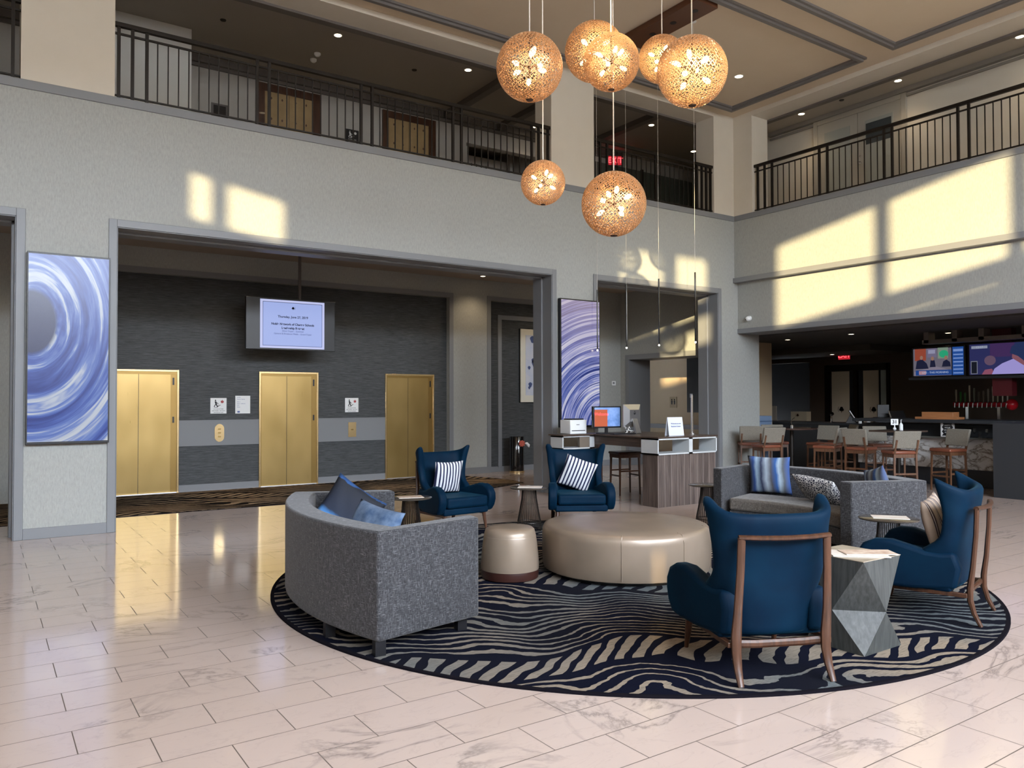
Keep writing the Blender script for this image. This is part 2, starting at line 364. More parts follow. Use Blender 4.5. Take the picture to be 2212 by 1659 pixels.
# upper piers of the balcony storey
b=MB(); b.box(.36,1.37,W,WB,ZL,7.51); b.box(8.30,9.28,W,WB,ZL,7.51); b.box(12.51,13.62,W,WB,ZL,7.51)
b.box(13.12,13.62,10.49,W,ZL,7.51); b.box(-9,-5.9,W,WB,ZL,7.51)
b.box(-9,13.62,W,WB,7.51,8.2); b.box(13.12,13.62,-6,W,7.51,8.2); b.box(13.12,13.62,-6,-3,ZL,7.51)
struct('wall_upper',b,'cream')
# right wall of the lobby
b=MB(); b.box(13.12,13.62,-6,W,4.19,ZL-.11); b.box(13.22,13.72,-6,W,3.13,4.19); b.box(13.22,13.9,-6,-3.5,0,3.13)
struct('wall_right',b,'cover')
b=MB(); b.box(13.10,13.62,-6,W-.02,ZL-.11,ZL); struct('trim_6',b,'trim',bevel=.006)
b=MB(); b.box(13.07,13.3,-6,W,4.09,4.19); struct('trim_7',b,'trim',bevel=.004)
b=MB(); b.box(13.20,13.92,-6,W,3.03,3.13); struct('trim_8',b,'trim',bevel=.004)
# ceiling with coffer mouldings
b=MB().box(-9,13.3,-6,W+.1,7.60,7.75); struct('ceiling',b,'ceil')
def mould(name,x0,x1,y0,y1,z=7.60,w=.15,mat='trim_brown'):
    b=MB()
    for w0,w1,d in ((0,w,.035),(w*.25,w*.7,.075)):
        b.box(x0+w0,x1-w0,y0+w0,y0+w1,z-d,z); b.box(x0+w0,x1-w0,y1-w1,y1-w0,z-d,z)
        b.box(x0+w0,x0+w1,y0+w1,y1-w1,z-d,z); b.box(x1-w1,x1-w0,y0+w1,y1-w1,z-d,z)
    return struct(name,b,mat)
M['coffer']=plain('coffer_moulding_paint',(.16,.15,.145),.5)
mould('trim_9',-8.5,12.72,7.70,10.68,mat='coffer')
mould('trim_10',-8.5,12.72,3.0,7.25,mat='coffer')
mould('trim_11',-8.5,12.72,-5.0,2.55,mat='coffer')
b=MB(); b.box(-9,13.6,WB,WB+.14,7.47,7.62); b.box(13.62,13.74,-6,W,7.47,7.62); struct('trim_12',b,'trim_brown')
# elevator lobby
YE=15.07; YF=14.95
b=MB(); b.box(-9,14,YE,YE+.3,0,4.4); struct('wall_elevator',b,'darkcover')
b=MB(); b.box(-9,13.5,YF,YE,3.9,4.4); b.box(8.49,9.57,YF,YE,0,3.9); b.box(11.9,13.5,YF,YE,0,3.9); b.box(-2.6,.55,YF,YE,0,3.9)
struct('wall_lobby',b,'cover')
b=MB(); 
for x0,x1 in ((.55,8.49),(9.57,11.9)):
    b.box(x0-.1,x0,YF-.015,YF,.0,3.9+.1); b.box(x1,x1+.1,YF-.015,YF,0,4.0); b.box(x0,x1,YF-.015,YF,3.9,4.0)
b.box(8.49,9.57,YF-.02,YF-.01,0,.14); b.box(11.9,13.5,YF-.02,YF-.01,0,.14)
b.box(9.83,9.93,YE-.03,YE,.1,3.6); b.box(11.6,11.7,YE-.03,YE,.1,3.6); b.box(9.93,11.6,YE-.03,YE,3.5,3.6)
b.box(9.57,11.9,YE-.02,YE,0,.12)
struct('trim_13',b,'trim')
b=MB(); 
for x0,x1 in ((2.96,4.39),(5.56,7.01),(8.17,8.49)): b.box(x0,x1,YE-.02,YE,0,.12)
struct('baseboard_elevator',b,'trim')
b=MB()
for x0,x1 in ((2.96,4.39),(5.56,7.01)): b.box(x0,x1,YE-.018,YE,.82,1.29); b.box(x0,x1,YE-.024,YE,1.275,1.29); b.box(x0,x1,YE-.024,YE,.82,.835)
struct('trim_14',b,'trim')
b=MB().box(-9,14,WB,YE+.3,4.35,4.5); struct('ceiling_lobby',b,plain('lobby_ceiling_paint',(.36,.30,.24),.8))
def elevator(i,x0,x1,z0,right_dark=True):
    zt=z0+2.20; fw=.035; ins=.16
    e=bpy.data.objects.new('door_%d'%i,None); COL.objects.link(e); e.location=(x0,YE,z0); e['kind']='structure'
    w=x1-x0
    b=MB(); b.box(0,fw,-.03,.0,0,2.2); b.box(w-fw,w,-.03,.0,0,2.2); b.box(fw,w-fw,-.03,0,2.2-fw,2.2); b.obj('frame','brass_edge',e,bevel=.003)
    b=MB(); b.box(fw,fw+.012,-.028,-.002,0,2.165); b.box(w-fw-.105,w-fw,-.012,-.002,0,2.165); b.box(fw,w-fw,-.02,-.002,2.12,2.165); b.obj('reveal','brass_dark',e)
    m=fw+.012+(w-2*fw-.117)*.5
    b=MB(); b.box(fw+.012,m-.004,-.008,-.001,.012,2.12); b.obj('door_panel','brass',e)
    b=MB(); b.box(m+.004,w-fw-.105,-.008,-.001,.012,2.12); b.obj('door_panel','brass',e)
    b=MB(); b.box(m-.004,m+.004,-.003,-.001,.012,2.12); b.obj('door_gap','black',e)
    b=MB(); b.box(fw,w-fw,-.03,0,0,.012); b.obj('sill','silver',e)
    b=MB(); b.box(w-fw-.075,w-fw-.045,-.016,-.012,1.93,2.06); b.obj('indicator','black',e)
    b=MB(); b.box(w-fw-.075,w-fw-.045,-.016,-.012,1.25,1.36); b.obj('jamb_plate','black',e)
    return e
elevator(1,1.72,2.96,0); elevator(2,4.39,5.56,0); elevator(3,7.01,8.17,0)
# upper corridor
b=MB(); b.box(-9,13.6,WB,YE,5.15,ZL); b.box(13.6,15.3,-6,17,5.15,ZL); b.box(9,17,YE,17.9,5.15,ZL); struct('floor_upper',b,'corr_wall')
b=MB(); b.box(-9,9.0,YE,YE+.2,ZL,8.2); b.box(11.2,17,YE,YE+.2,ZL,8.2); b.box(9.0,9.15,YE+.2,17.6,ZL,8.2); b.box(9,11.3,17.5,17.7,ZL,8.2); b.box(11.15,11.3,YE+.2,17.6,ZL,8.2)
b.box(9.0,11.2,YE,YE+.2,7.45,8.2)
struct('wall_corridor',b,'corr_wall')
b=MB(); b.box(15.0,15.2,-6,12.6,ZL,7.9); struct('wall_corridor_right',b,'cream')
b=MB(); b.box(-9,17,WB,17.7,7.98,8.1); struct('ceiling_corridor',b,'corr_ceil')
b=MB(); b.box(13.62,15.2,-6,WB,7.75,7.9); struct('ceiling_corridor_right',b,plain('right_corridor_ceiling',(.46,.42,.36),.8))
b=MB(); b.box(-9,13.6,YE-.12,YE,7.86,7.98); b.box(-9,13.6,YE-.05,YE,7.80,7.86); 
for x in (8.35,9.75,12.2): b.box(x,x+.16,WB,YE,7.86,7.98)
struct('trim_15',b,'trim_brown')
b=MB(); b.box(14.9,15.0,-6,11.45,7.66,7.75); b.box(14.95,15.0,-6,11.45,7.58,7.62); struct('trim_16',b,plain('crown_grey',(.28,.26,.23),.6))
b=MB(); b.box(1.6,2.92,14.0,YE,ZL,7.98); struct('wall_pier',b,plain('white_pier_paint',(.62,.62,.60),.7))
# upper elevator doors
M['up_door']=mottled('tan_patterned_panel',(.30,.20,.085),(.38,.26,.12),4,.5,bmp=0)
for i,(x0,x1) in enumerate(((4.40,5.53),(7.0,8.14))):
    e=bpy.data.objects.new('door_%d'%(4+i),None); COL.objects.link(e); e.location=(x0,YE,ZL); e['kind']='structure'; w=x1-x0
    b=MB(); b.box(-.06,.07,-.05,0,0,2.26); b.box(w-.10,w+.06,-.05,0,0,2.26); b.box(.07,w-.10,-.05,0,2.12,2.26); b.obj('frame','walnut',e)
    for q in (0,1):
        b=MB(); xa=.07+q*(w-.17)/2; b.box(xa+.004,xa+(w-.17)/2-.004,-.02,-.001,0,2.12); p=b.obj('door_panel','up_door',e)
        b=MB()
        for zz in (.5,.95,1.4,1.85): 
            for xx in (.25,.75): b.lathe([(.0004,-.001),(.022,-.001),(.022,.001),(.0004,.001)],8,(0,0,0))
        d=MB()
        for zz in (.4,.8,1.2,1.6,2.0):
            for xx in (.28,.72):
                cx=xa+xx*(w-.17)/2; d.prism_y([(cx,zz-.03),(cx+.02,zz),(cx,zz+.03),(cx-.02,zz)],-.024,-.02)
        d.obj('inlay','walnut',e)
# right corridor double door (upper floor)
e=bpy.data.objects.new('door_6',None); COL.objects.link(e); e.location=(15.0,8.35,ZL); e['kind']='structure'
M['door_paint']=plain('putty_door_paint',(.40,.37,.31),.5)
b=MB(); b.box(-.06,0,-.1,.0,0,2.16); b.box(-.06,0,1.86,1.96,0,2.16); b.box(-.06,0,0,1.86,2.06,2.16); b.obj('frame','door_paint',e,bevel=.006)
M['door_glass']=plain('dark_door_glass',(.05,.06,.065),.06,spec=.8)
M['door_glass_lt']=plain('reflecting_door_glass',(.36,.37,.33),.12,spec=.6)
for q,g in ((0,'door_glass'),(1,'door_glass_lt')):
    y0=q*.93; b=MB(); b.box(-.045,-.001,y0+.004,y0+.926,0,2.06); p=b.obj('door_leaf','door_paint',e,bevel=.004)
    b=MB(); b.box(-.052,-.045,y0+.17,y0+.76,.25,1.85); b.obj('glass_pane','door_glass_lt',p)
    if q==0: b=MB(); b.box(-.055,-.052,y0+.2,y0+.74,1.35,1.78); b.obj('dark_pane','door_glass',p)
b=MB(); b.ball((-.09,.86,1.0),.035,8); b.ball((-.07,.86,1.14),.022,8); b.tube([(-.045,.86,1.0),(-.09,.86,1.0)],.012); b.obj('door_knob','chrome',e)
# wing of lobby behind the second opening
b=MB(); b.box(13.5,14.2,14.65,YF+.3,0,4.4); b.box(13.5,14.2,WB,12.30,0,4.4); b.box(13.5,14.2,12.30,14.65,2.67,4.4); struct('wall_lobby_right',b,'cover')
b=MB(); b.box(13.48,13.5,14.65,14.75,0,2.77); b.box(13.48,13.5,12.3,14.65,2.67,2.77); b.box(13.48,14.22,14.63,14.65,0,2.67); b.box(13.48,14.22,12.3,12.32,0,2.67); b.box(13.48,14.22,12.3,14.65,2.65,2.67); b.box(13.48,13.5,14.75,YF,0,.12); struct('trim_17',b,'trim')
b=MB(); b.box(15.7,15.8,12.2,17,0,3); b.box(14.2,15.8,12.1,12.2,0,3.0); b.box(14,15.8,17,17.1,0,3); struct('wall_hall',b,'hall_beige')
b=MB(); b.box(14.2,15.8,12.2,17,2.75,2.85); struct('ceiling_hall',b,'corr_ceil')
b=MB(); b.box(15.66,15.7,12.2,17,.85,.97); b.box(15.66,15.7,12.2,17,0,.12); struct('trim_18',b,'trim')
# bar room shell
b=MB(); b.box(20,20.2,-6,11.55,0,3.1); b.box(20,20.2,13.45,14.0,0,3.1); b.box(20,20.2,11.55,13.45,2.62,3.1); b.box(20,20.2,14.0,15.75,2.72,3.1); b.box(20,20.2,15.75,17.5,0,3.1); b.box(13.9,20.2,17.3,17.5,0,3.1); b.box(15.8,15.9,12.2,17.5,0,3.1)
struct('wall_bar',b,'bar_dark')
b=MB(); b.box(21.8,22,11,17.5,0,3.1); struct('wall_beyond_bar',b,'bar_black')
b=MB(); b.box(13.9,22,-6,17.5,3.0,3.12); struct('ceiling_bar',b,plain('dark_bar_ceiling',(.05,.045,.04),.8))
b=MB(); b.box(18.0,20,10.9,17.3,2.85,3.0); struct('trim_19',b,plain('bar_bulkhead',(.09,.08,.065),.7))
# outer walls with the tall windows that let the evening sun in
YR=-6.0
SLIT=[(-6.22,-6.02,1.75,2.36),(-1.04,-.90,.9,2.0),(-1.26,-1.15,.9,2.0)]  # narrow gaps added to shape thin sun streaks on floor and ottoman
def wall_with_holes(name,x0,x1,z0,z1,holes,y0,y1,mat):
    xs=sorted({x0,x1,*[h[0] for h in holes],*[h[1] for h in holes]}); zs=sorted({z0,z1,*[h[2] for h in holes],*[h[3] for h in holes]}); b=MB()
    for i in range(len(xs)-1):
        for j in range(len(zs)-1):
            cx=(xs[i]+xs[i+1])/2; cz=(zs[j]+zs[j+1])/2
            if any(h[0]<cx<h[1] and h[2]<cz<h[3] for h in holes): continue
            b.box(xs[i],xs[i+1],y0,y1,zs[j],zs[j+1])
    return struct(name,b,mat)
UP=[(a,b_,6.02,7.62) for a,b_ in ((-2.91,-.73),(-.58,1.5),(1.62,3.6),(4.2,5.9),(6.1,7.8),(8.0,9.7),(9.9,11.6))]+[(a,b_,6.93,7.62) for a,b_ in ((-7.17,-5.97),(-5.71,-4.72))]+[(-6.1,-4.6,6.02,6.6)]+SLIT
LOW=[(x,x+1.75,3.9,5.75) for x in (-.4,1.6,3.6,5.6,7.6,9.6)]
wall_with_holes('wall_front',-9,13.6,0,8.2,UP+LOW,YR-.15,YR,'cream')
b=MB()
for x0,x1,z0,z1 in LOW:
    for z in (4.8,): b.box(x0,x1,YR-.1,YR-.04,z-.03,z+.03)
    b.box((x0+x1)/2-.03,(x0+x1)/2+.03,YR-.1,YR-.04,z0,z1)
struct('window_1',b,'iron')
b=MB().box(-9.2,22.2,-6.15,18,8.2,8.35); struct('roof',b,'cream')  # unseen slab added to keep sky light from leaking in
b=MB(); b.box(22,22.2,-6.15,18,0,8.2); b.box(-9,22,17.9,18,0,8.2); b.box(13.6,22,-6.15,-6,0,8.2); b.box(16.9,17.0,WB,17.9,3.1,8.2); struct('wall_outer',b,'bar_dark')  # outer enclosure added to close the same sky light leaks
xs=MB(); xs.box(-9.15,-9,-6.15,-1.71,0,8.2); xs.box(-9.15,-9,-.33,18,0,8.2); xs.box(-9.15,-9,-.81,-.72,0,8.2); xs.box(-9.15,-9,-1.71,-.33,0,6.17); xs.box(-9.15,-9,-1.71,-.33,6.78,8.2)
struct('wall_left',xs,'cream')
wall_with_holes('wall_sun_blocker',-60,40,0,10.2,[(-31.5,-28.5,5.0,7.2),(-26.5,-23.8,5.0,6.9)],-31,-30,plain('sun_blocker_grey',(.35,.33,.30),.9))  # unseen slab added to block low sun; its gaps feed the slits
b=MB().box(-60,40,-30,-6.15,-.3,-.12); struct('floor_outside',b,plain('driveway_paving',(.35,.34,.32),.9))
# ---------------------------------------------------------------- balcony railings
def railing(label,axis,fixed,posts,ends,z0=5.5,zt=6.485,loc=None):
    """axis 'x': runs along x at y=fixed; axis 'y': runs along y at x=fixed"""
    t=thing('balcony_railing',label,'railing',(ends[0],fixed,z0) if axis=='x' else (fixed,ends[0],z0),0,'balcony railings')
    a0,a1=0,ends[1]-ends[0]; H=zt-z0
    def B(b,u0,u1,h,za,zb):
        if axis=='x': b.box(u0,u1,-h,h,za,zb)
        else: b.box(-h,h,u0,u1,za,zb)
    b=MB(); B(b,a0,a1,.032,H-.055,H); b.obj('top_rail','iron',t,bevel=.004)
    b=MB(); B(b,a0,a1,.012,H-.155,H-.13); b.obj('mid_rail','iron',t)
    b=MB(); B(b,a0,a1,.012,.035,.055); b.obj('bottom_rail','iron',t)
    pm=None; bmn=None
    for u in posts:
        if pm is None: b=MB(); B(b,-.019,.019,.019,0,H-.05); pm=b.obj('post','iron',t)
        else: o=pm.copy(); COL.objects.link(o); pm2=o; 
        o=pm if u==posts[0] else o
        d=u-ends[0]; o.location=(d,0,0) if axis=='x' else (0,d,0)
    for i in range(len(posts)-1):
        g=posts[i+1]-posts[i]
        if g<.3: continue
        n=int(round(g/.128))
        for k in range(1,n):
            if bmn is None: b=MB(); B(b,-.007,.007,.007,.05,H-.14); bmn=b.obj('baluster','iron',t); o=bmn
            else: o=bmn.copy(); COL.objects.link(o)
            d=posts[i]+g*k/n-ends[0]; o.location=(d,0,0) if axis=='x' else (0,d,0)
    return t
railing('dark metal balcony railing, longest one, above the three brass elevators','x',11.02,[1.42,1.58,1.75,3.17,3.34,4.73,4.91,6.33,6.49,7.91,8.06,8.26],(1.37,8.30))
railing('dark metal balcony railing with the red exit sign behind it, above the desk','x',11.02,[9.32,9.47,9.64,10.89,12.06,12.20,12.33,12.46],(9.28,12.51))
railing('dark metal balcony railing on the far left edge above the left opening','x',11.02,[-1.9,-1.4,-1.25,.12,.28],(-2.0,.36))
railing('dark metal balcony railing over the sunlit right wall','y',13.2,[3.1,3.27,4.73,4.9,6.25,6.42,7.54,7.69,8.81,8.98,10.06,10.24,10.41],(3.0,10.49))
# ---------------------------------------------------------------- downlights and ceiling bits
def downlight(loc,label,lamp=0,group='ceiling downlights',col=(1,.75,.48),r=.062):
    t=thing('downlight',label,'ceiling light',loc,0,group)
    b=MB(); b.lathe([(r+.018,-.006),(r+.018,0),(r,0),(r,-.006),(r+.018,-.006)],20,cap=False); b.obj('trim_ring','white',t)
    b=MB(); b.lathe([(.0005,-.003),(r,-.003),(r,-.001),(.0005,-.001)],20); b.obj('lens','lamp',t)
    if lamp:
        l=bpy.data.lights.new('downlight_lamp','SPOT'); l.energy=lamp; l.color=col; l.spot_size=2.0; l.spot_blend=.9; l.shadow_soft_size=.06
        o=bpy.data.objects.new('downlight_lamp',l); COL.objects.link(o); o.location=(loc[0],loc[1],loc[2]-.03)
    return t
LP=1.0
G='recessed downlights in the upper corridors'
for (x,y,z),lb,e in (((5.07,12.815,7.98),'recessed downlight lit above the elevators, left of the smoke detector pair',18),((7.68,12.786,7.98),'recessed downlight lit in the upper corridor, just left of the woven globes',18),
  ((10.6,14.6,7.98),'recessed downlight seen through the railing beside the left globe',10),((12.746,13.021,7.98),'recessed downlight above the railing over the desk, left one',14),
  ((15.0,13.82,7.98),'recessed downlight low over the railing above the desk, by the hanging wire',10),
  ((14.474,10.268,7.75),'recessed downlight over the right balcony, nearest the corner pier',14),((14.497,8.147,7.75),'recessed downlight over the right balcony, above the double door',14),((14.439,5.997,7.75),'recessed downlight at the upper right edge over the right balcony',14),((14.45,3.8,7.75),'recessed downlight past the right edge over the right balcony',14),
  ((2.4,12.8,7.98),'recessed downlight at the far left of the upper corridor',8)):
    downlight((x,y,z),lb,e,G)
downlight((11.51,9.48,7.60),'recessed downlight in the main coffered ceiling right of the globes',25,'downlights in the main ceiling',r=.07)
GL='recessed downlights in the elevator lobby ceiling'
for x,y,e,lb in ((9.05,14.45,26,'small recessed downlight washing the grey column right of the elevators'),(12.05,14.18,22,'small recessed downlight in the lobby ceiling above the swirling violet screen'),(3.67,14.0,26,'recessed downlight in front of the left elevator pair'),(6.28,14.0,26,'recessed downlight in front of the right elevator pair'),(2.3,14.0,16,'recessed downlight in front of the leftmost elevator'),(7.6,14.0,20,'recessed downlight in front of the rightmost elevator'),(10.8,14.3,14,'recessed downlight above the framed art'),(-.5,14.2,16,'recessed downlight in the lobby behind the left opening')):
    downlight((x,y,4.35),lb,e,GL,r=.05)
GB='recessed downlights in the bar ceiling'
for x,y,z,e,lb in ((17.24,13.33,3.0,7,'small downlight in the bar ceiling nearest the grey pier'),(16.418,8.239,3.0,4,'small downlight glowing above the left bar television'),(19.0,12.6,2.85,6,'small downlight over the white paneled doors of the bar'),(15.0,9.5,3.0,4,'small downlight over the bar stools'),(15.2,11.2,3.0,4,'small downlight over the round high table')):
    downlight((x,y,z),lb,e,GB,r=.05)
downlight((15.0,14.2,2.75),'small downlight in the beige hall past the doorway',4,'downlights in the hall',r=.05)
for x,y,z,lb in ((3.28,13.359,7.98,'dark round sprinkler cover in the corridor ceiling, upper left'),(6.824,13.36,7.98,'dark round sprinkler cover in the corridor ceiling, between the two lit downlights'),(14.484,9.328,7.75,'dark round sprinkler cover in the ceiling over the right balcony')):
    t=MB().lathe([(.045,-.012),(.05,0),(.0005,0)][::-1]+[(.045,-.012),(.0005,-.012)],16).obj('sprinkler_cover','iron'); t.location=(x,y,z); tag(t,lb,'sprinkler','sprinkler covers')
for x,y,lb in ((5.054,13.982,'white smoke detector on the corridor ceiling, upper one of the pair'),(5.028,13.70,'white smoke detector on the corridor ceiling, lower one of the pair')):
    t=MB().lathe([(.0005,0),(.06,0),(.058,-.03),(.035,-.055),(.0005,-.06)],16).obj('smoke_detector','white',smooth=True); t.location=(x,y,7.98); tag(t,lb,'smoke detector','smoke detectors')
# wooden canopy plate that carries the globe cords
b=MB(); b.box(8.62,9.08,7.86,9.5,7.5,7.598); t=thing('ceiling_canopy','long dark brown ceiling plate with round holes beside the globes','ceiling plate',(0,0,0))
b.obj('plate',plain('red_brown_plate',(.10,.038,.018),.35),t,bevel=.004)
for y in (8.1,8.55,9.0): MB().lathe([(.05,-.004),(.05,.0),(.0005,0),(.0005,-.004)],20,(8.85,y,7.498)).obj('port','black',t)
# ---------------------------------------------------------------- woven globe pendants
def shade_mesh(R=1.,rows=40,n=220):
    b=MB()
    for i in range(rows):
        th=PI*(i+.5)/rows; sp=PI/rows; ph=random.random()*6; ph2=random.random()*6
        r0=math.sin(th)
        if r0<.12: continue
        wv=max(8,int(52*r0)); pts=[]; m=max(24,int(n*r0)); 
        for k in range(m):
            a=2*PI*k/m; t=th+sp*(.46*math.sin(a*wv+ph)+.22*math.sin(a*9+ph2+i))
            pts.append((R*math.sin(t)*math.cos(a),R*math.sin(t)*math.sin(a),R*math.cos(t)))
        b.tube(pts,R*.0145,4,closed=True)
    for k in range(10):
        a=2*PI*k/10; b.tube([(R*.985*math.sin(t)*math.cos(a),R*.985*math.sin(t)*math.sin(a),R*.985*math.cos(t)) for t in [PI*j/24 for j in range(1,24)]],R*.006,4)
    return b
def globe():
    t=thing('globe_pendant','x','pendant light',(0,0,0),0,'woven globe pendants over the seating')
    shade_mesh().obj('shade','shade',t)
    b=MB(); b.lathe([(.0005,-1.02),(.10,-1.01),(.12,-.985),(.0005,-.985)],20); b.obj('bottom_cap','shade_cap',t)
    b=MB(); b.lathe([(.0005,.98),(.14,.985),(.12,1.02),(.03,1.06),(.0005,1.06)],20); b.obj('top_cap','shade_cap',t)
    b=MB(); b.tube([(0,0,1.0),(0,0,-.05)],.02); b.ball((0,0,0),.07,8); h=b.obj('hub','shade_cap',t)
    dirs=[(1,.2,.45),(-.6,.9,.5),(-.5,-.9,.55),(.5,.8,-.6),(.4,-.95,-.45),(-1,.1,-.55),(.1,-.3,.95)]
    for d in dirs[:7]:
        d=Vector(d).normalized(); e=d*.26
        b=MB(); b.tube([(0,0,0),tuple(e)],.022); b.tube([tuple(e),tuple(d*.36)],.045); am=b.obj('arm','shade_cap',t)
        b=MB(); ax=d
        P=[d*.36,d*.40,d*.46,d*.54,d*.60,d*.63]; b.tube([tuple(p) for p in P],[.03,.045,.07,.075,.05,.02],10); b.obj('bulb','bulb',am,smooth=True)
    return t
GG=[((4.117,5.765,4.68),.3,'large woven amber globe pendant at the left end of the upper row'),((5.19,6.12,5.225),.3,'woven amber globe pendant partly hidden behind the front middle globe'),((4.853,5.483,4.804),.26,'woven amber globe pendant in the middle, in front of another globe'),
 ((6.054,6.017,5.322),.25,'smaller woven amber globe peeking out behind the rightmost globe'),((5.128,4.733,4.517),.3,'large woven amber globe pendant at the right end of the upper row'),((4.424,5.98,3.72),.21,'small woven amber globe hanging low on the left'),((5.304,5.962,3.634),.3245,'large woven amber globe hanging lowest of all in the centre')]
GLOBE_W=6
g0=globe()
for i,(p,R,lb) in enumerate(GG):
    g=g0 if i==0 else dup(g0,p,random.random()*6,lb)
    if i==0: g.location=p
    g['label']=lb; g.scale=(R,R,R)
    c=MB(); c.tube([(0,0,1.05),(0,0,(7.60-p[2])/R)],.006/R*1.0,6); c.obj('cord','cord',g)
    l=bpy.data.lights.new('globe_lamp','POINT'); l.energy=GLOBE_W*(R/.3)**2; l.color=(1,.60,.30); l.shadow_soft_size=.10
    o=bpy.data.objects.new('globe_lamp',l); COL.objects.link(o); o.location=p
# slim stick pendants over the desk
for y,lb in ((10.80,'slim black stick pendant at the left edge of the right opening, beside the violet screen'),(10.03,'slim black stick pendant, second from the violet screen'),(9.25,'slim black stick pendant, third from the violet screen'),(8.46,'slim black stick pendant nearest the grey pier on the right')):
    t=thing('stick_pendant',lb,'pendant light',(9.2,y,2.53),0,'stick pendants over the desk')
    b=MB(); b.tube([(0,0,.02),(0,0,1.1)],.013,10); b.obj('tube','gloss_black',t)
    b=MB(); b.ball((0,0,.008),.014,6); b.obj('tip','tip',t)
    b=MB(); b.tube([(0,0,1.1),(0,0,7.6-2.53)],.0022,6); b.obj('wire','cord',t)
    b=MB(); b.lathe([(.0005,5.04),(.05,5.04),(.05,5.07),(.0005,5.07)],16); b.obj('ceiling_cup','white',t)
# ---------------------------------------------------------------- wall screens, signs and lobby television
def wall_screen(label,x0,x1,z0,z1,mat):
    t=thing('display_screen',label,'screen',((x0+x1)/2,W-.018,(z0+z1)/2),0,'tall portrait wall screens'); w=(x1-x0)/2;h=(z1-z0)/2
    b=MB(); b.box(-w,w,-.075,0,-h,h); cs=b.obj('case','black',t,bevel=.003)
    b=MB(); b.box(-w+.016,w-.016,-.079,-.0755,-h+.03,h-.022); b.obj('picture',mat,cs)
    return t
wall_screen('tall wall screen with a blue and white swirl around a dark disc',.44,1.325,1.13,3.43,'art_l')
wall_screen('tall wall screen with fine violet and blue arcs, right of the elevators',8.42,9.32,1.16,3.44,'art_r')
M['sc_blue']=emis('slide_pale_blue',(.42,.52,.95),.5); M['sc_edge']=emis('slide_border',(.58,.62,.95),.54); M['ink']=plain('dark_navy_ink',(.006,.012,.06),.6); M['ink2']=plain('faded_ink',(.10,.14,.35),.6); M['ink_k']=plain('black_ink',(.01,.01,.012),.6)
def tree_logo(parent,x,y,z,s,mat='ink',inner=None):
    b=MB()
    for dx,dz,r in ((0,.25,.55),(-.38,-.15,.42),(.38,-.15,.42),(0,-.1,.5)):
        pts=[(x+s*(dx+r*math.cos(a)),z+s*(dz+r*math.sin(a))) for a in [2*PI*k/14 for k in range(14)]]; b.prism_y(pts,y-.001,y)
    b.prism_y([(x-s*.1,z-s*1.05),(x+s*.1,z-s*1.05),(x+s*.07,z-s*.3),(x-s*.07,z-s*.3)],y-.001,y)
    for sg in ((1,) if inner!='L' else (-1,)):
        P=[(x+sg*s*(.25+1.0*math.cos(a)),z+s*1.15*math.sin(a)) for a in [-.8+1.6*k/8 for k in range(9)]]+[(x+sg*s*(.25+.86*math.cos(a)),z+s*1.05*math.sin(a)) for a in [.8-1.6*k/8 for k in range(9)]]
        b.prism_y(P,y-.001,y)
    return b.obj('emblem',mat,parent)
t=thing('hanging_television','wide black television on a ceiling pole showing a pale blue notice, above the elevators','television',(4.72,14.2,3.04))
sx=.82
b=MB(); b.box(-.83,.83,-.05,.03,-.47,.47); b.obj('case','black',t,bevel=.006)
b=MB(); b.tube([(.18,.05,.2),(.18,.05,1.30)],.028,10); b.box(.02,.34,.03,.09,-.15,.2); b.obj('pole','trim_brown',t)
x0,x1=-.58,.62
b=MB(); b.box(x0,x1,-.053,-.0505,-.44,.44); b.obj('slide_border','sc_edge',t)
b=MB(); b.box(x0+.045,x1-.045,-.055,-.0535,-.40,.40); s_=b.obj('slide','sc_blue',t)
b=MB()
for a,c,d,e in ((x0+.045,x1-.045,.392,.40),(x0+.045,x1-.045,-.40,-.392),(x0+.045,x0+.052,-.4,.4),(x1-.052,x1-.045,-.4,.4)): b.box(a,c,-.0565,-.0555,d,e)
b.obj('slide_rule','ink2',t)
RX=(PI/2,0,0)
tree_logo(t,.02,-.0562,.30,.032)
text('Thursday, June 27, 2019',.058,'ink',t,(.02,-.056,.135),RX,bold=.0012)
text('Noble Network of Charter Schools',.055,'ink',t,(.02,-.056,.0),RX,bold=.0018)
text('Leadership Retreat',.055,'ink',t,(.02,-.056,-.07),RX,bold=.0018)
text('Silver Foyer - Summer',.045,'ink2',t,(.02,-.056,-.125),RX)
text('General & Breakout Meals - Grand Foyer',.042,'ink2',t,(.02,-.056,-.175),RX)
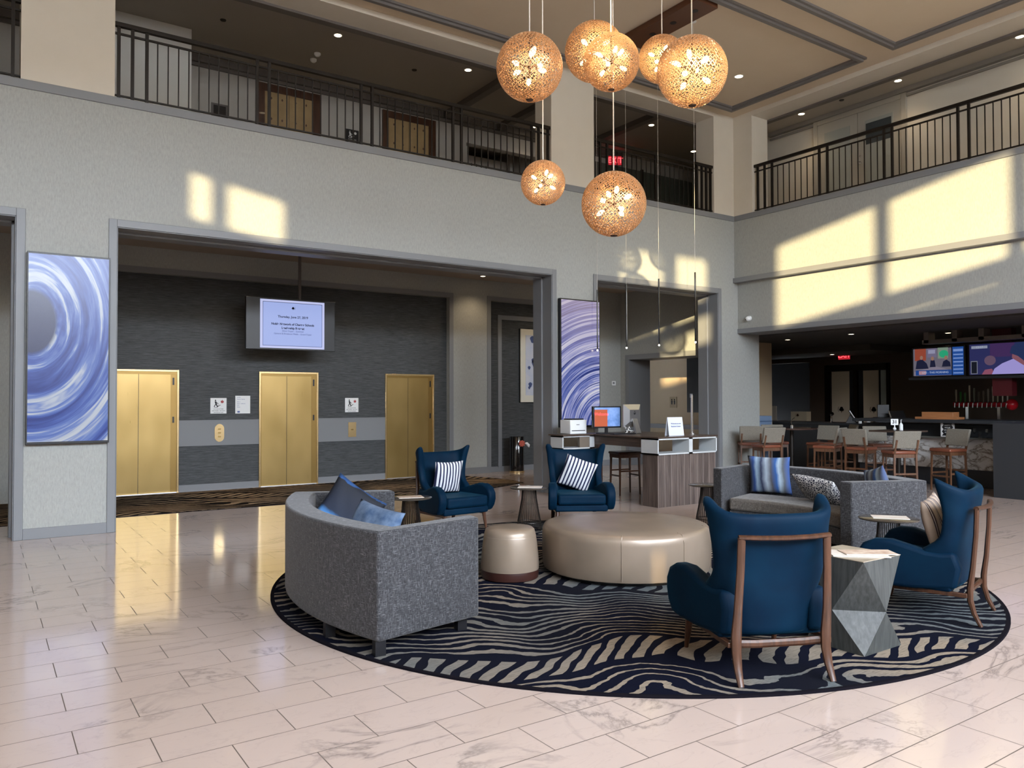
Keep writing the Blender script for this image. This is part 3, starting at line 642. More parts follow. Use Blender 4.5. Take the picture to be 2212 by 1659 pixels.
def sign_fire(x,z,label,dark=False):
    t=thing('wall_sign',label,'sign',(x,YE-.002,z),0,'elevator notices' if not dark else 'upper floor elevator notices'); 
    b=MB(); b.box(-.145,.145,-.012,0,-.145,.145); b.obj('plate','white' if not dark else 'black',t,bevel=.004)
    ik='ink_k' if not dark else 'white'
    b=MB() # running figure on stair and flame
    b.ball((-.055,-.0135,.1),.013,5); b.prism_y([(-.07,.08),(-.04,.085),(-.03,.03),(-.055,.025)],-.0135,-.012); b.prism_y([(-.055,.03),(-.03,.03),(-.005,-.02),(-.02,-.025)],-.0135,-.012); b.prism_y([(-.06,.03),(-.045,.03),(-.07,-.02),(-.085,-.015)],-.0135,-.012); b.prism_y([(-.04,.07),(.0,.04),(-.003,.03),(-.045,.058)],-.0135,-.012)
    b.prism_y([(-.08,-.03),(-.02,-.03),(-.02,-.012),(.01,-.012),(.01,.008),(.04,.008),(.04,.015),(.0,.015),(.0,-.005),(-.03,-.005),(-.03,-.023),(-.08,-.023)],-.0135,-.012)
    b.obj('pictogram',ik,t)
    b=MB(); b.prism_y([(.05,.05),(.08,.05),(.095,.075),(.085,.10),(.078,.085),(.068,.115),(.055,.09),(.045,.098),(.038,.075)],-.0135,-.012); b.obj('flame',plain('sign_flame_red',(.35,.05,.05),.5) if not dark else 'white',t)
    for i,s in enumerate(('IN CASE OF FIRE','USE STAIRS - DO NOT','USE ELEVATORS')): text(s,.024,ik,t,(0,-.0125,-.06-.032*i),RX)
    return t
sign_fire(3.648,1.55,'white square stair and fire notice between the left and middle elevators')
sign_fire(6.27,1.548,'white square stair and fire notice between the middle and right elevators')
sign_fire(6.27,7.065,'small dark notice with a pale running figure on the upper floor',True)
t=thing('wall_sign','dark brown notice board low on the upper wall left of the tan doors','sign',(3.642,YE-.002,7.05),0,'upper floor elevator notices')
MB().box(-.15,.15,-.015,0,-.135,.135).obj('plate','trim_brown',t); MB().box(-.11,.11,-.017,-.015,-.1,.1).obj('panel','iron',t)
t=thing('paper_notice','white printed sheet with small text, right of the left fire notice','notice',(4.09,YE-.002,1.57)); b=MB(); b.box(-.137,.137,-.008,0,-.167,.167); b.obj('sheet','white',t)
for i in range(6): text(['HOTEL','Elevator Capacity','Floor 1','Floor 2 - Ballroom','Pool','Fitness'][i],.02,'ink2',t,(-.105,-.009,.135-.032*i-(.02 if i>1 else 0)),RX,align='LEFT')
b=MB(); b.box(-.1,-.055,-.009,-.008,-.15,-.12); b.obj('stamp','ink2',t)
def call_panel(x,label,shape):
    t=thing('call_button_plate',label,'button panel',(x,YE-.024,1.05),0,'brass call button plates'); b=MB()
    if shape: b.prism_y([(-.09+.09*(1-1),-.1)]+[(.088*math.cos(a),.165*math.sin(a)) for a in [2*PI*k/24 for k in range(24)]][1:],-.006,0) if False else b.prism_y([(.085*max(-1,min(1,1.25*math.cos(a))),.165*math.sin(a)) for a in [2*PI*k/32 for k in range(32)]],-.006,0)
    else: b.box(-.085,.085,-.006,0,-.15,.15)
    b.obj('plate','brass_edge',t)
    for z in ((.07,0,-.07) if shape else (0,)):
        MB().box(-.025,.025,-.009,-.006,z-.01,z+.012).obj('button','brass_dark',t)
call_panel(3.663,'rounded brass call button plate with three buttons, left of the middle elevator',1)
call_panel(6.274,'rectangular brass call plate with one button, left of the right elevator',0)
# framed art in the lobby niche
t=thing('framed_art','narrow white framed abstract picture in pale blue, in the dark lobby niche','picture',(10.98,YE-.03,2.45))
b=MB(); b.box(-.55,.55,-.0,.03,-.87,.87); b.obj('backing','black',t)
b=MB(); b.box(-.54,.54,-.03,0,-.86,.86); b.obj('mat_board',plain('ivory_frame',(.72,.70,.60),.4),t,bevel=.01)
b=MB(); b.box(-.40,.40,-.034,-.03,-.70,.72); b.obj('print',mottled('pale_blue_ink_print',(.50,.56,.70),(.62,.64,.70),5,.4,bmp=0),t)
b=MB()
for cx,cz,r in ((-.2,.62,.07),(-.12,.05,.1),(-.18,.12,.05),(-.3,-.05,.035),(-.27,-.45,.05),(-.3,-.52,.03),(-.1,.25,.05)):
    b.prism_y([(cx+r*math.cos(a)*(1+.2*math.sin(3*a)),cz+r*1.2*math.sin(a)) for a in [2*PI*k/16 for k in range(16)]],-.037,-.034)
b.obj('ink_blots',plain('blue_grey_ink',(.06,.09,.22),.6),t)
# black pedestal with flowers
t=thing('pedestal','tall glossy black cylinder pedestal with a brass foot in the lobby niche','pedestal',(10.13,14.95-.22,0))
b=MB(); b.lathe([(.0005,.0),(.175,0),(.175,.035),(.0005,.035)],28); b.obj('foot','brass_edge',t)
b=MB(); b.lathe([(.0005,.035),(.165,.035),(.165,.80),(.158,.815),(.0005,.815)],32); b.obj('body','gloss_black',t,smooth=True)
t=thing('flower_stem','coral and white flower hanging over the front of the black pedestal','flower',(10.13,14.55,.66))
b=MB()
for k in range(9):
    a=2*PI*k/9; b.tube([(0,0,0),(.06*math.cos(a),-.02,.055*math.sin(a)),(.09*math.cos(a),-.035,.075*math.sin(a))],[.01,.024,.006],6)
b.ball((0,-.02,0),.03,6); b.obj('coral_bloom',plain('coral_petal',(.55,.12,.08),.5),t)
b=MB(); b.tube([(.07,-.01,0),(.13,-.03,.0),(.18,-.03,-.05),(.2,-.02,-.09)],[.008,.03,.035,.008],8); b.obj('white_bloom','white',t)
b=MB(); b.tube([(0,0,0),(-.02,.02,.1),(-.03,.06,.155)],.006,6); b.obj('stem','green_fab',t)
# exit signs
def exit_sign(loc,rz,label,s=1.):
    t=thing('exit_sign',label,'exit sign',loc,rz,'red exit signs')
    b=MB(); b.box(-.16*s,.16*s,-.03,0,-.1*s,.1*s); b.obj('box','black',t)
    text('EXIT',.16*s,'red_glow',t,(0,-.032,0),RX,bold=.004)
    b=MB(); b.box(-.155*s,.155*s,-.0312,-.030,-.095*s,.095*s); b.obj('face',emis('exit_face_red',(.5,.02,.03),.6),t)
exit_sign((13.3,14.9,7.72),-.5,'red exit sign glowing on the upper floor behind the desk railing',1.2)
exit_sign((19.97,12.85,2.86),-PI/2,'red exit sign glowing over the white paneled bar doors',1.15)
# small wall items
t=thing('security_camera','small white camera on the lower right wall near the corner','camera',(13.22,10.66,3.33)); b=MB(); b.tube([(0,0,0),(-.035,0,0)],.05,16); b.obj('base','white',t)
b=MB(); b.ball((-.06,0,-.01),.05,8); b.obj('dome','white',t,smooth=True); MB().ball((-.09,.025,-.025),.018,6).obj('lens','black',t)
t=thing('wall_thermostat','small white thermostat on the grey wall behind the stick pendants','thermostat',(13.24,YF-.02,2.06)); MB().box(-.06,.06,-.02,0,-.055,.055).obj('case','white',t); MB().box(-.04,.02,-.023,-.02,-.02,.03).obj('display','trim',t)
t=thing('wall_outlet','white wall outlet with a plugged charger on the grey pier by the blue chair','outlet',(8.45,W,.31)); MB().box(-.05,.05,-.008,0,-.07,.07).obj('plate','white',t)
MB().box(-.03,.03,-.05,-.008,-.01,.035).obj('charger','black',t); b=MB(); b.tube([(0,-.04,0),(.04,-.06,-.07),(.12,-.05,-.12),(.22,-.03,-.13),(.3,-.02,-.2)],.006,6); b.obj('cable','black',t)
t=thing('restroom_sign','small beige restroom sign on the hall wall past the doorway','sign',(15.697,15.25,1.57),-PI/2); MB().box(-.13,.13,-.01,0,-.15,.15).obj('plate',plain('tan_sign',(.28,.22,.13),.5),t)
b=MB()
for x in (-.05,.05): b.ball((x,-.013,.07),.018,5); b.prism_y([(x-.03,.045),(x+.03,.045),(x+.02,-.06),(x-.02,-.06)],-.013,-.01)
b.obj('figures','black',t)
t=thing('wall_panel_screen','tall black unlit panel on the hall wall, seen through the doorway','screen',(15.69,14.42,2.02)); MB().box(-.03,0,-.3,.3,-.72,.72).obj('panel','bar_black',t)
t=thing('bench','dark green upholstered bench behind the left pillar','bench',(-.35,13.3,0)); MB().box(-.6,.5,-.2,.3,.0,.38).obj('base','green_fab',t,bevel=.02); MB().box(-.6,.5,.15,.35,.38,.62).obj('back','green_fab',t,bevel=.02)
# stair parapet in the far upper recess
t=thing('stair_parapet','pale sloping stair wall with dark balusters on the upper floor','stair',(9.1,16.2,ZL)); b=MB(); b.prism_y([(.1,0),(1.95,0),(1.95,1.55),(1.35,1.62),(.1,.95)],0,.1); b.obj('parapet',plain('pale_stair_wall',(.60,.52,.50),.7),t)
b=MB(); b.box(.1,1.95,.3,.35,.9,2.2); b.obj('rear_wall',plain('off_white_stair_wall',(.65,.62,.6),.7),t)  # paler plain wall behind the parapet
for k in range(8): MB().box(.15+k*.14,.17+k*.14,-.02,0,.9+k*.07,1.9).obj('baluster','iron',t)
MB().box(1.85,1.95,0,.1,0,2.3).obj('newel','corr_wall',t)
b=MB()
for x0 in (12.4,14.4): 
    t=thing('corridor_door','dark grey green corridor door on the upper floor, %s'%('left leaf' if x0<13 else 'right leaf beside the corner pier'),'door',(x0,YE,ZL),0,'dark corridor doors'); MB().box(0,1.9,-.05,0,0,2.15).obj('leaf',plain('grey_green_door',(.075,.085,.07),.5),t); MB().box(-.06,0,-.06,0,0,2.2).obj('frame','iron',t); MB().ball((.12,-.08,1.0),.03,6).obj('knob','iron',t)
# ---------------------------------------------------------------- carpets
RC=(5.05,5.65); RR=3.17; RZ=.012
t=thing('round_rug','large round navy rug with flowing tan contour lines under the seating','rug',(RC[0],RC[1],0))
MB().lathe([(.0005,.0),(RR-.03,.0),(RR-.03,RZ),(.0005,RZ)],160,cap=False).obj('pile','rug',t)
MB().lathe([(RR-.03,0),(RR,0),(RR,RZ),(RR-.004,RZ+.002),(RR-.03,RZ+.001)],160,cap=False).obj('binding','rug_edge',t)
t=thing('lobby_carpet','long brown carpet with tan contour lines in front of the brass elevators','carpet',(0,0,0))
MB().prism([(-2,12.33),(7.9,12.33),(8.9,12.75),(9.0,13.3),(8.9,13.9),(8.6,YE-.16),(-2,YE-.16)],0,.008).obj('pile','rug2',t)
MB().prism([(-2,12.30),(7.92,12.30),(8.93,12.73),(9.03,13.3),(8.93,13.92),(8.6,YE-.14),(-2,YE-.14)],0,.005).obj('binding','rug_edge',t)
# ---------------------------------------------------------------- curved sofas
def arc(xa,xb,y,sag,n=14):
    out=[]
    for i in range(n+1):
        x=xa+(xb-xa)*i/n; s=(2*i/n-1); out.append((x,y-sag*(1-s*s)))
    return out
def sofa(label,loc,rz):
    t=thing('curved_sofa',label,'sofa',loc,rz,'grey tweed curved sofas')
    outer=[(-.98,.83)]+arc(-1.24,1.24,0,.27)+[(.98,.83)]
    inner=[(.83,.83)]+[(x,y+.17) for x,y in arc(1.06,-1.06,.0,.22)]+[(-.83,.83)]
    # ring as quads between outer and inner (same count)
    o2=outer; i2=[(-.83,.83)]+[(x,y+.16) for x,y in arc(-1.07,1.07,0,.23)]+[(.83,.83)]
    vs=[];fs=[];n=len(o2)
    for z in (.10,.80):
        for p in o2: vs.append((*p,z))
        for p in i2: vs.append((*p,z))
    for i in range(n-1):
        fs+= [(i,i+1,n+i+1,n+i),(2*n+i,3*n+i,3*n+i+1,2*n+i+1),(i,2*n+i,2*n+i+1,i+1),(n+i,n+i+1,3*n+i+1,3*n+i)]
    fs+= [(0,n,3*n,2*n),(n-1,3*n-1,4*n-1,2*n-1) if False else (n-1,2*n+n-1,3*n+n-1,n+n-1)]
    b=MB(); b.add(vs,fs); o=b.obj('frame_back_and_arms','tweed',t,bevel=.018,seg=3)
    back=[(x*.99,y+.17) for x,y in arc(-1.06,1.06,0,.23)]
    front=[(.80-1.6*i/14,.74-.17*(1-(2*i/14-1)**2)) for i in range(15)]
    MB().prism(back+front,.115,.30).obj('seat_base','tweed',t,bevel=.01)
    MB().prism([(x*.985,y+.005) for x,y in back]+[(x*.985,y+.02) for x,y in front],.302,.45).obj('seat_cushion','tweed_light',t,bevel=.03,seg=3)
    for x,y in ((-1.17,.03),(1.17,.03),(-.90,.72),(.90,.72),(-.62,-.15),(.62,-.15)):
        MB().box(x-.035,x+.035,y-.035,y+.035,0,.12).obj('leg','black',t)
    return t
def ang(fx,fy): return math.atan2(fy,fx)-PI/2
SL=sofa('grey tweed curved sofa at the left, seen from behind, with two blue cushions',(2.24,5.84,RZ),ang(.993,-.115))
SR=sofa('grey tweed curved sofa at the right below the bar, with three cushions',(8.145,5.495,RZ),ang(-.996,.09))
# ---------------------------------------------------------------- cushions
def cushion(label,w,h,th,mat,loc,rot,group,stripe=False):
    n=18; vs=[];fs=[]
    def S(u,v):
        a=max(0,1-abs(u)**2.4); c=max(0,1-abs(v)**2.4); return (a*c)**.55
    for sgn in (1,-1):
        for i in range(n+1):
            for j in range(n+1):
                u=2*i/n-1; v=2*j/n-1; pin=1-.07*(1-abs(u)**2)*abs(v)**3; pin2=1-.07*(1-abs(v)**2)*abs(u)**3
                vs.append((u*w/2*pin2,sgn*th/2*S(u,v)*(1+.05*math.sin(9*u+5*v)),v*h/2*pin))
    m=(n+1)*(n+1)
    for i in range(n):
        for j in range(n):
            a=i*(n+1)+j; q=(a,a+1,a+n+2,a+n+1); fs.append(q[::-1]); fs.append(tuple(k+m for k in q))
    b=MB(); b.add(vs,fs); o=b.obj('cushion',mat,None,smooth=True)
    bm=bmesh.new(); bm.from_mesh(o.data); bmesh.ops.remove_doubles(bm,verts=bm.verts,dist=.0005); bm.to_mesh(o.data); bm.free()
    o.location=loc; o.rotation_euler=rot; tag(o,label,'cushion',group); return o
def on(t,l): # local point of a thing to the world
    c,s=math.cos(t.rotation_euler[2]),math.sin(t.rotation_euler[2]); return (t.location[0]+c*l[0]-s*l[1],t.location[1]+s*l[0]+c*l[1],t.location[2]+l[2])
GC='loose cushions on the sofas and chairs'
rzL=SL.rotation_euler[2]; rzR=SR.rotation_euler[2]
def place(lb,w,h,th,mat,t,l,rx,rz,ry=0):
    return cushion(lb,w,h,th,mat,on(t,l),(rx,ry,t.rotation_euler[2]+rz),GC)
place('dark navy and blue washed cushion tilted in the far corner of the left sofa',.50,.50,.15,'wash',SL,(-.66,.34,.66),-.22,1.35,.62)
place('pale blue quilted cushion lying in the near corner of the left sofa',.52,.46,.18,'wash3',SL,(.56,.16,.66),-.42,.35,.12)
place('blue, grey and navy striped cushion at the left end of the right sofa',.52,.48,.14,'wash2',SR,(.72,.14,.70),-.20,.45,0)
place('navy cushion with small white squiggles lying on the right sofa seat',.60,.42,.16,'dots',SR,(-.10,.24,.60),-.75,.0,-.08)
place('blue and grey striped cushion behind the near arm of the right sofa',.46,.46,.14,'wash2',SR,(-.80,.16,.68),-.18,-.5,.2)
# ---------------------------------------------------------------- wing armchairs
def armchair():
    t=thing('wing_armchair','x','armchair',(0,0,0),0,'teal velvet wing armchairs')
    nu,nv=24,12; vs=[];fs=[]
    def lerp(tab,v):
        for (a,x),(b_,y) in zip(tab,tab[1:]):
            if v<=b_: s=(v-a)/(b_-a); s=s*s*(3-2*s); return x+(y-x)*s
        return tab[-1][1]
    wv=[(0,.325),(.35,.35),(.5,.352),(.8,.38),(1,.41)]; dv=[(0,.36),(.32,.30),(.45,.14),(.62,.15),(1,.25)]; yb=[(0,-.285),(.4,-.315),(1,-.385)]
    def S(u,v):
        au=abs(u); zt=.97+.10*au**3.6
        z=.235+(zt-.235)*v
        sx=math.copysign(1,u)*(1-(1-min(1,au*1.02))**1.7)*1.0 if False else math.sin(u*PI/2*.98)
        x=lerp(wv,v)*sx
        y=lerp(yb,v)+lerp(dv,v)*(au**3.0)
        return Vector((x,y,z))
    def Nn(u,v):
        e=.01; a=S(min(1,u+e),v)-S(max(-1,u-e),v); c=S(u,min(1,v+e))-S(u,max(0,v-e)); n=a.cross(c); n.normalize()
        return n if n.y>0 or True else -n
    th=.085
    for side in (0,1):
        for i in range(nu+1):
            for j in range(nv+1):
                u=2*i/nu-1; v=j/nv; p=S(u,v)
                if side:
                    n=Nn(u,v); 
                    if n.dot(Vector((-p.x,.6-p.y,0)))<0: n=-n
                    p=p+n*th*(1-.25*(v>.96))
                vs.append(p)
    m=(nu+1)*(nv+1); A=lambda i,j,s: s*m+i*(nv+1)+j
    for i in range(nu):
        for j in range(nv):
            fs.append((A(i,j,0),A(i+1,j,0),A(i+1,j+1,0),A(i,j+1,0))); fs.append((A(i,j,1),A(i,j+1,1),A(i+1,j+1,1),A(i+1,j,1)))
        fs.append((A(i,nv,0),A(i+1,nv,0),A(i+1,nv,1),A(i,nv,1))); fs.append((A(i,0,0),A(i,0,1),A(i+1,0,1),A(i+1,0,0)))
    for j in range(nv):
        fs.append((A(0,j,0),A(0,j+1,0),A(0,j+1,1),A(0,j,1))); fs.append((A(nu,j,0),A(nu,j,1),A(nu,j+1,1),A(nu,j+1,0)))
    b=MB(); b.add(vs,fs); b.obj('wing_back','velvet',t,sub=1)
    for s in (-1,1):
        prof=[(-.27,.25),(-.30,.40),(-.26,.515),(-.17,.505),(-.08,.512),(.03,.545),(.15,.578),(.26,.575),(.345,.535),(.39,.465),(.395,.39),(.365,.31),(.31,.245),(.2,.232),(0,.228)]
        b=MB(); b.prism_x(prof,0,1)
        b.v=[(s*((.215+.10*min(1,max(0,(p[1]+.3)/.6)))+p[0]*.112),p[1],p[2]) for p in b.v]
        b.f=[f_ if s>0 else f_[::-1] for f_ in b.f]; b.obj('arm','velvet',t,bevel=.03,seg=4)
    MB().box(-.335,.335,-.24,.345,.225,.31).obj('base','velvet',t,bevel=.02)
    MB().box(-.305,.305,-.25,.385,.312,.445).obj('seat_cushion','velvet',t,bevel=.035,seg=4)
    for s in (-1,1):
        pts=[(s*.265,-.40,.845),(s*.27,-.392,.65),(s*.278,-.372,.42),(s*.28,-.352,.27),(s*.28,-.352,.18),(s*.282,-.375,.09),(s*.285,-.42,0)]
        b=MB(); b.tube(pts,[(.018,.024),(.018,.024),(.019,.026),(.022,.032),(.021,.03),(.018,.025),(.014,.018)],8,up=(0,1,0)); b.obj('rear_leg','walnut',t,smooth=True)
        b=MB(); b.tube([(s*.30,.285,.24),(s*.31,.33,0)],[(.028,.028),(.014,.014)],8); b.obj('front_leg','walnut',t)
    b=MB(); b.tube([(-.283,-.398,.845),(-.15,-.425,.842),(0,-.435,.84),(.15,-.425,.842),(.283,-.398,.845)],[(.016,.02)]*5,8,up=(0,0,1)); b.obj('top_rail','walnut',t,smooth=True)
    b=MB(); b.tube([(-.28,-.335,.222),(-.15,-.325,.212),(0,-.32,.21),(.15,-.325,.212),(.28,-.335,.222)],[(.024,.016)]*5,8,up=(0,0,1)); b.obj('lower_rail','walnut',t)
    for s in (-1,1): MB().box(s*.295,s*.325,-.34,.3,.20,.232).obj('side_rail','walnut',t,bevel=.004)
    return t
AC=[((4.02,3.235),ang(.42,.91),'teal velvet wing armchair in the foreground, seen from behind with its wooden back frame'),
    ((6.10,3.26),1.85-PI/2,'teal velvet wing armchair at the right edge of the rug, seen from the side'),
    ((5.0,8.75),-1.50-PI/2,'teal velvet wing armchair facing the camera on the left, nearest the elevators'),
    ((6.45,7.98),-2.10-PI/2,'teal velvet wing armchair facing the camera in front of the grey pier and desk')]
a0=armchair(); chairs=[]
for i,(p,rz,lb) in enumerate(AC):
    a=a0 if i==0 else dup(a0,(0,0,0),0,lb)
    a.location=(p[0],p[1],0 if i==2 else RZ); a.rotation_euler=(0,0,rz); a['label']=lb; chairs.append(a)
def placec(lb,mat,t,l,rx,rz=0,ry=0,w=.43): return cushion(lb,w,w,.13,mat,on(t,l),(rx,ry,t.rotation_euler[2]+rz),GC)
placec('navy and white pinstriped cushion on the far left armchair','pin',chairs[2],(0.02,-.06,.655),.22,PI)
placec('navy and white pinstriped cushion, tilted, on the armchair before the desk','pin',chairs[3],(0.0,-.05,.665),.24,PI,.35)
placec('taupe and dark striped cushion in the armchair at the right edge','pin_brown',chairs[1],(0,-.08,.665),.24,PI,.1,.45)
# ---------------------------------------------------------------- ottomans
t=thing('round_ottoman','large low round champagne leather ottoman in the middle of the rug','ottoman',(5.16,5.66,RZ))
MB().lathe([(.0005,0),(.70,0),(.70,.03),(.0005,.03)],64).obj('plinth','black',t)
pr=[(.0005,.03),(.75,.03),(.785,.045),(.797,.08)]+[(.80,.2),(.80,.36)]+[(.795,.41),(.78,.438),(.745,.452),(.5,.458),(.0005,.46)]
UPH=MB().lathe(pr,96,cap=False).obj('upholstery','champ',t,smooth=True)
b=MB()
for a in (-2.35,-1.62,-.9,.5,2.2): b.tube([(.802*math.cos(a),.802*math.sin(a),z) for z in (.06,.2,.38)]+[(.78*math.cos(a),.78*math.sin(a),.441),(.72*math.cos(a),.72*math.sin(a),.455)],.003,4)
b.obj('seam','champ',UPH)
t=thing('pouf','small champagne leather pouf with a dark base beside the left sofa','pouf',(4.06,6.02,RZ))
MB().lathe([(.0005,0),(.245,0),(.262,.01),(.266,.06),(.262,.085),(.0005,.085)],48).obj('base',plain('dark_red_wood',(.035,.012,.009),.3),t,smooth=True)
MB().lathe([(.0005,.085),(.266,.086),(.268,.12),(.262,.22),(.248,.34),(.236,.41),(.226,.445),(.205,.462),(.12,.468),(.0005,.47)],64,cap=False).obj('upholstery','champ',t,smooth=True)
b=MB(); b.lathe([(.240,.385),(.2425,.385),(.241,.39),(.238,.39)],64,cap=False); b.obj('seam','champ',t)
# ---------------------------------------------------------------- wire side tables and papers
def wire_table():
    t=thing('side_table','x','side table',(0,0,0),0,'black wire side tables')
    MB().lathe([(.0005,.528),(.238,.528),(.243,.534),(.243,.538),(.238,.542),(.0005,.542)],56).obj('table_top',plain('bronze_table_top',(.10,.085,.07),.22,.4,coat=.4),t,smooth=True)
    b=MB()
    for k in range(36):
        a=2*PI*k/36; c,s=math.cos(a),math.sin(a)
        b.tube([(r*c,r*s,z) for r,z in ((.085,.528),(.095,.40),(.12,.25),(.145,.12),(.158,.012))],.0038,5)
    for r,z in ((.087,.515),(.147,.11),(.158,.008)): b.tube([(r*math.cos(2*PI*k/36),r*math.sin(2*PI*k/36),z) for k in range(36)],.005,5,closed=True)
    b.obj('wire_base','iron',t); return t
w0=wire_table(); TB=[]
for i,(p,lb,s) in enumerate((((5.70,8.02),'black wire side table with papers on it between the two far armchairs',1),((4.02,7.97),'black wire side table left of the far left armchair',1),((6.80,3.96),'black wire side table with a magazine by the near arm of the right sofa',1.04),((7.74,6.93),'black wire side table half hidden at the left end of the right sofa',1))):
    w=w0 if i==0 else dup(w0,(0,0,0),0,lb)
    z=RZ if math.hypot(p[0]-RC[0],p[1]-RC[1])<RR else 0
    w.location=(p[0],p[1],z); w['label']=lb; w.scale=(s,s,s); TB.append((p,z+.542*s))
def sheet(label,loc,w,h,rz,n=1,mat='paper',t_=.004,cat='magazine'):
    t=thing('magazine' if cat=='magazine' else 'paper_sheet',label,cat,loc,rz,'magazines and papers on the tables')
    MB().box(-w/2,w/2,-h/2,h/2,0,t_).obj('pages','paper_white',t)
    MB().box(-w/2,w/2,-h/2,h/2,t_,t_+.001).obj('cover',mat,t); return t
M['paper_white']=plain('white_paper',(.75,.72,.66),.5)
M['cover2']=mottled('warm_printed_cover',(.75,.66,.55),(.45,.28,.2),14,.4,bmp=0)
sheet('white open magazine on the wire table between the far armchairs',(TB[0][0][0]+.01,TB[0][0][1]-.01,TB[0][1]),.30,.22,-.7)
sheet('printed magazine on the wire table at the far left',(TB[1][0][0],TB[1][0][1],TB[1][1]),.28,.20,-.3,mat='cover2')
sheet('printed magazine on the wire table by the near sofa arm',(TB[2][0][0]+.02,TB[2][0][1],TB[2][1]),.30,.20,-.9)
# ---------------------------------------------------------------- faceted side table
t=thing('faceted_table','grey wood faceted side table with triangular sides, between the two near armchairs','side table',(4.87,3.095,RZ))
h=.60; s=.212; T=[(-s,-s),(s,-s),(s,s),(-s,s)]; r=.235; Mi=[(0,-r),(r,0),(0,r),(-r,0)]
vs=[(*p,0) for p in T]+[(*p,.255) for p in Mi]+[(*p,h-.004) for p in T]
fs=[(3,2,1,0),(8,9,10,11)]
for k in range(4):
    k2=(k+1)%4; fs+= [(k,k2,4+k),(8+k,4+k,8+k2),(k,4+k,4+(k-1)%4),(8+k,4+(k-1)%4,4+k)]
MB().add(vs,fs).obj('body','geo',t)
MB().box(-s-.002,s+.002,-s-.002,s+.002,h-.004,h).obj('top','geo_top',t)
zt=RZ+h+.001
sheet('open brochure on top of the faceted table, under another one',(4.86,3.05,zt),.36,.22,-.75)
sheet('folded printed brochure lying on the papers on the faceted table',(4.93,3.02,zt+.006),.34,.16,-.62,mat='cover2')
# ---------------------------------------------------------------- communal desk
t=thing('communal_desk','tall grey walnut desk with a dark top and open white shelf boxes','desk',(0,0,0))
MB().prism([(8.50,8.58),(9.83,8.58),(9.83,10.5),(7.86,10.5),(7.86,10.10),(8.50,10.10)],1.052,1.075).obj('desk_top','desk_top',t,bevel=.003)
b=MB(); b.box(8.53,9.80,8.62,8.95,0,.80)
n=9
EP=b.obj('end_panel','desk_wood',t)
b=MB()
for k in range(10): x=8.53+1.27*k/9; b.box(x-.006,x+.006,8.613,8.62,0,.80)
b.obj('fluting',plain('pale_flute_strip',(.22,.18,.16),.5),EP)
def shelfbox(x0,x1,y0,y1,z0,z1,mid,nm='shelf_box'):
    b=MB(); w=.022; b.box(x0,x1,y0,y1,z0,z0+w); b.box(x0,x1,y0,y1,z1-w,z1); b.box(x0,x0+w,y0,y1,z0,z1); b.box(x1-w,x1,y0,y1,z0,z1); b.box(mid-.04,mid+.04,y0,y1,z0,z1)
    return b.obj(nm,plain('pale_grey_box',(.52,.55,.56),.4),t)
shelfbox(8.50,9.82,8.59,8.95,.80,1.05,9.22)
shelfbox(7.88,8.56,10.14,10.46,.83,1.05,8.50)
MB().box(8.0,8.55,10.2,10.46,.0,.83).obj('far_panel','desk_wood',t)
MB().box(8.25,8.54,10.15,10.19,.845,1.035).obj('inner_block',plain('wood_block',(.16,.13,.10),.5),t)
MB().box(8.56,8.62,8.95,10.2,.90,1.052).obj('apron','desk_top',t)
MB().box(8.60,8.66,10.05,10.11,0,1.05).obj('support_post','walnut',t)
D=1.076
t=thing('printer','white office printer at the far left end of the desk','printer',(8.40,10.30,D)); MB().box(-.33,.02,-.13,.15,0,.235).obj('body','white',t,bevel=.012)
MB().box(-.30,-.02,-.134,-.13,.05,.062).obj('paper_slot','black',t); MB().box(-.28,-.02,-.1,.12,.235,.255).obj('lid','black',t,bevel=.004); MB().box(-.20,-.14,-.134,-.13,.15,.162).obj('badge','trim',t)
t=thing('touch_monitor','black monitor with an orange and blue welcome screen on the desk','monitor',(8.66,9.95,D),-.12); b=MB(); b.box(-.28,.28,-.03,.02,.10,.46); b.obj('case','black',t,bevel=.005)
b=MB(); b.box(-.14,.14,-.1,.1,0,.015); b.tube([(0,.0,.01),(0,.0,.15)],.03); b.obj('stand','black',t)
MB().box(-.255,-.255+.51,-.033,-.031,.125,.44).obj('picture',mottled('sea_photo_glow',(.02,.08,.25),(.25,.35,.6),7,.3,bmp=0,emis=(.15,.28,.6),es=.4),t)
MB().box(-.255,.0,-.035,-.0335,.125,.405).obj('orange_panel',emis('orange_panel_glow',(.62,.12,.04),.6),t)
text('Welcome',.07,'sc_orange' if 'sc_orange' in M else 'red_glow',t,(-.12,-.036,.33),RX)
t=thing('desktop_computer','silver all in one computer seen from behind on the desk','computer',(9.10,9.80,D),.25); b=MB(); b.prism_y([(-.26,.11),(.26,.11),(.26,.49),(-.26,.49)],0,.012); b.obj('screen_edge','silver',t)
b=MB(); b.add([(-.26,0,.11),(.26,0,.11),(.26,0,.49),(-.26,0,.49),(-.14,-.05,.2),(.14,-.05,.2),(.14,-.05,.4),(-.14,-.05,.4)],[(4,5,6,7),(0,1,5,4),(1,2,6,5),(2,3,7,6),(3,0,4,7)]); b.obj('back_shell','silver',t,smooth=False)
b=MB(); b.prism_x([(-.05,.25),(-.06,.25),(-.14,.01),(-.12,0),(.06,0),(.06,.008),(-.1,.01)],-.07,.07); b.obj('stand','silver',t)
b=MB(); b.ball((0,-.052,.345),.022,8,sz=1.2); b.ball((.004,-.053,.378),.007,5); b.obj('rear_mark','black',t)
t=thing('cable_bundle','tangle of white and black cables between the two computers','cable',(8.92,9.72,D)); 
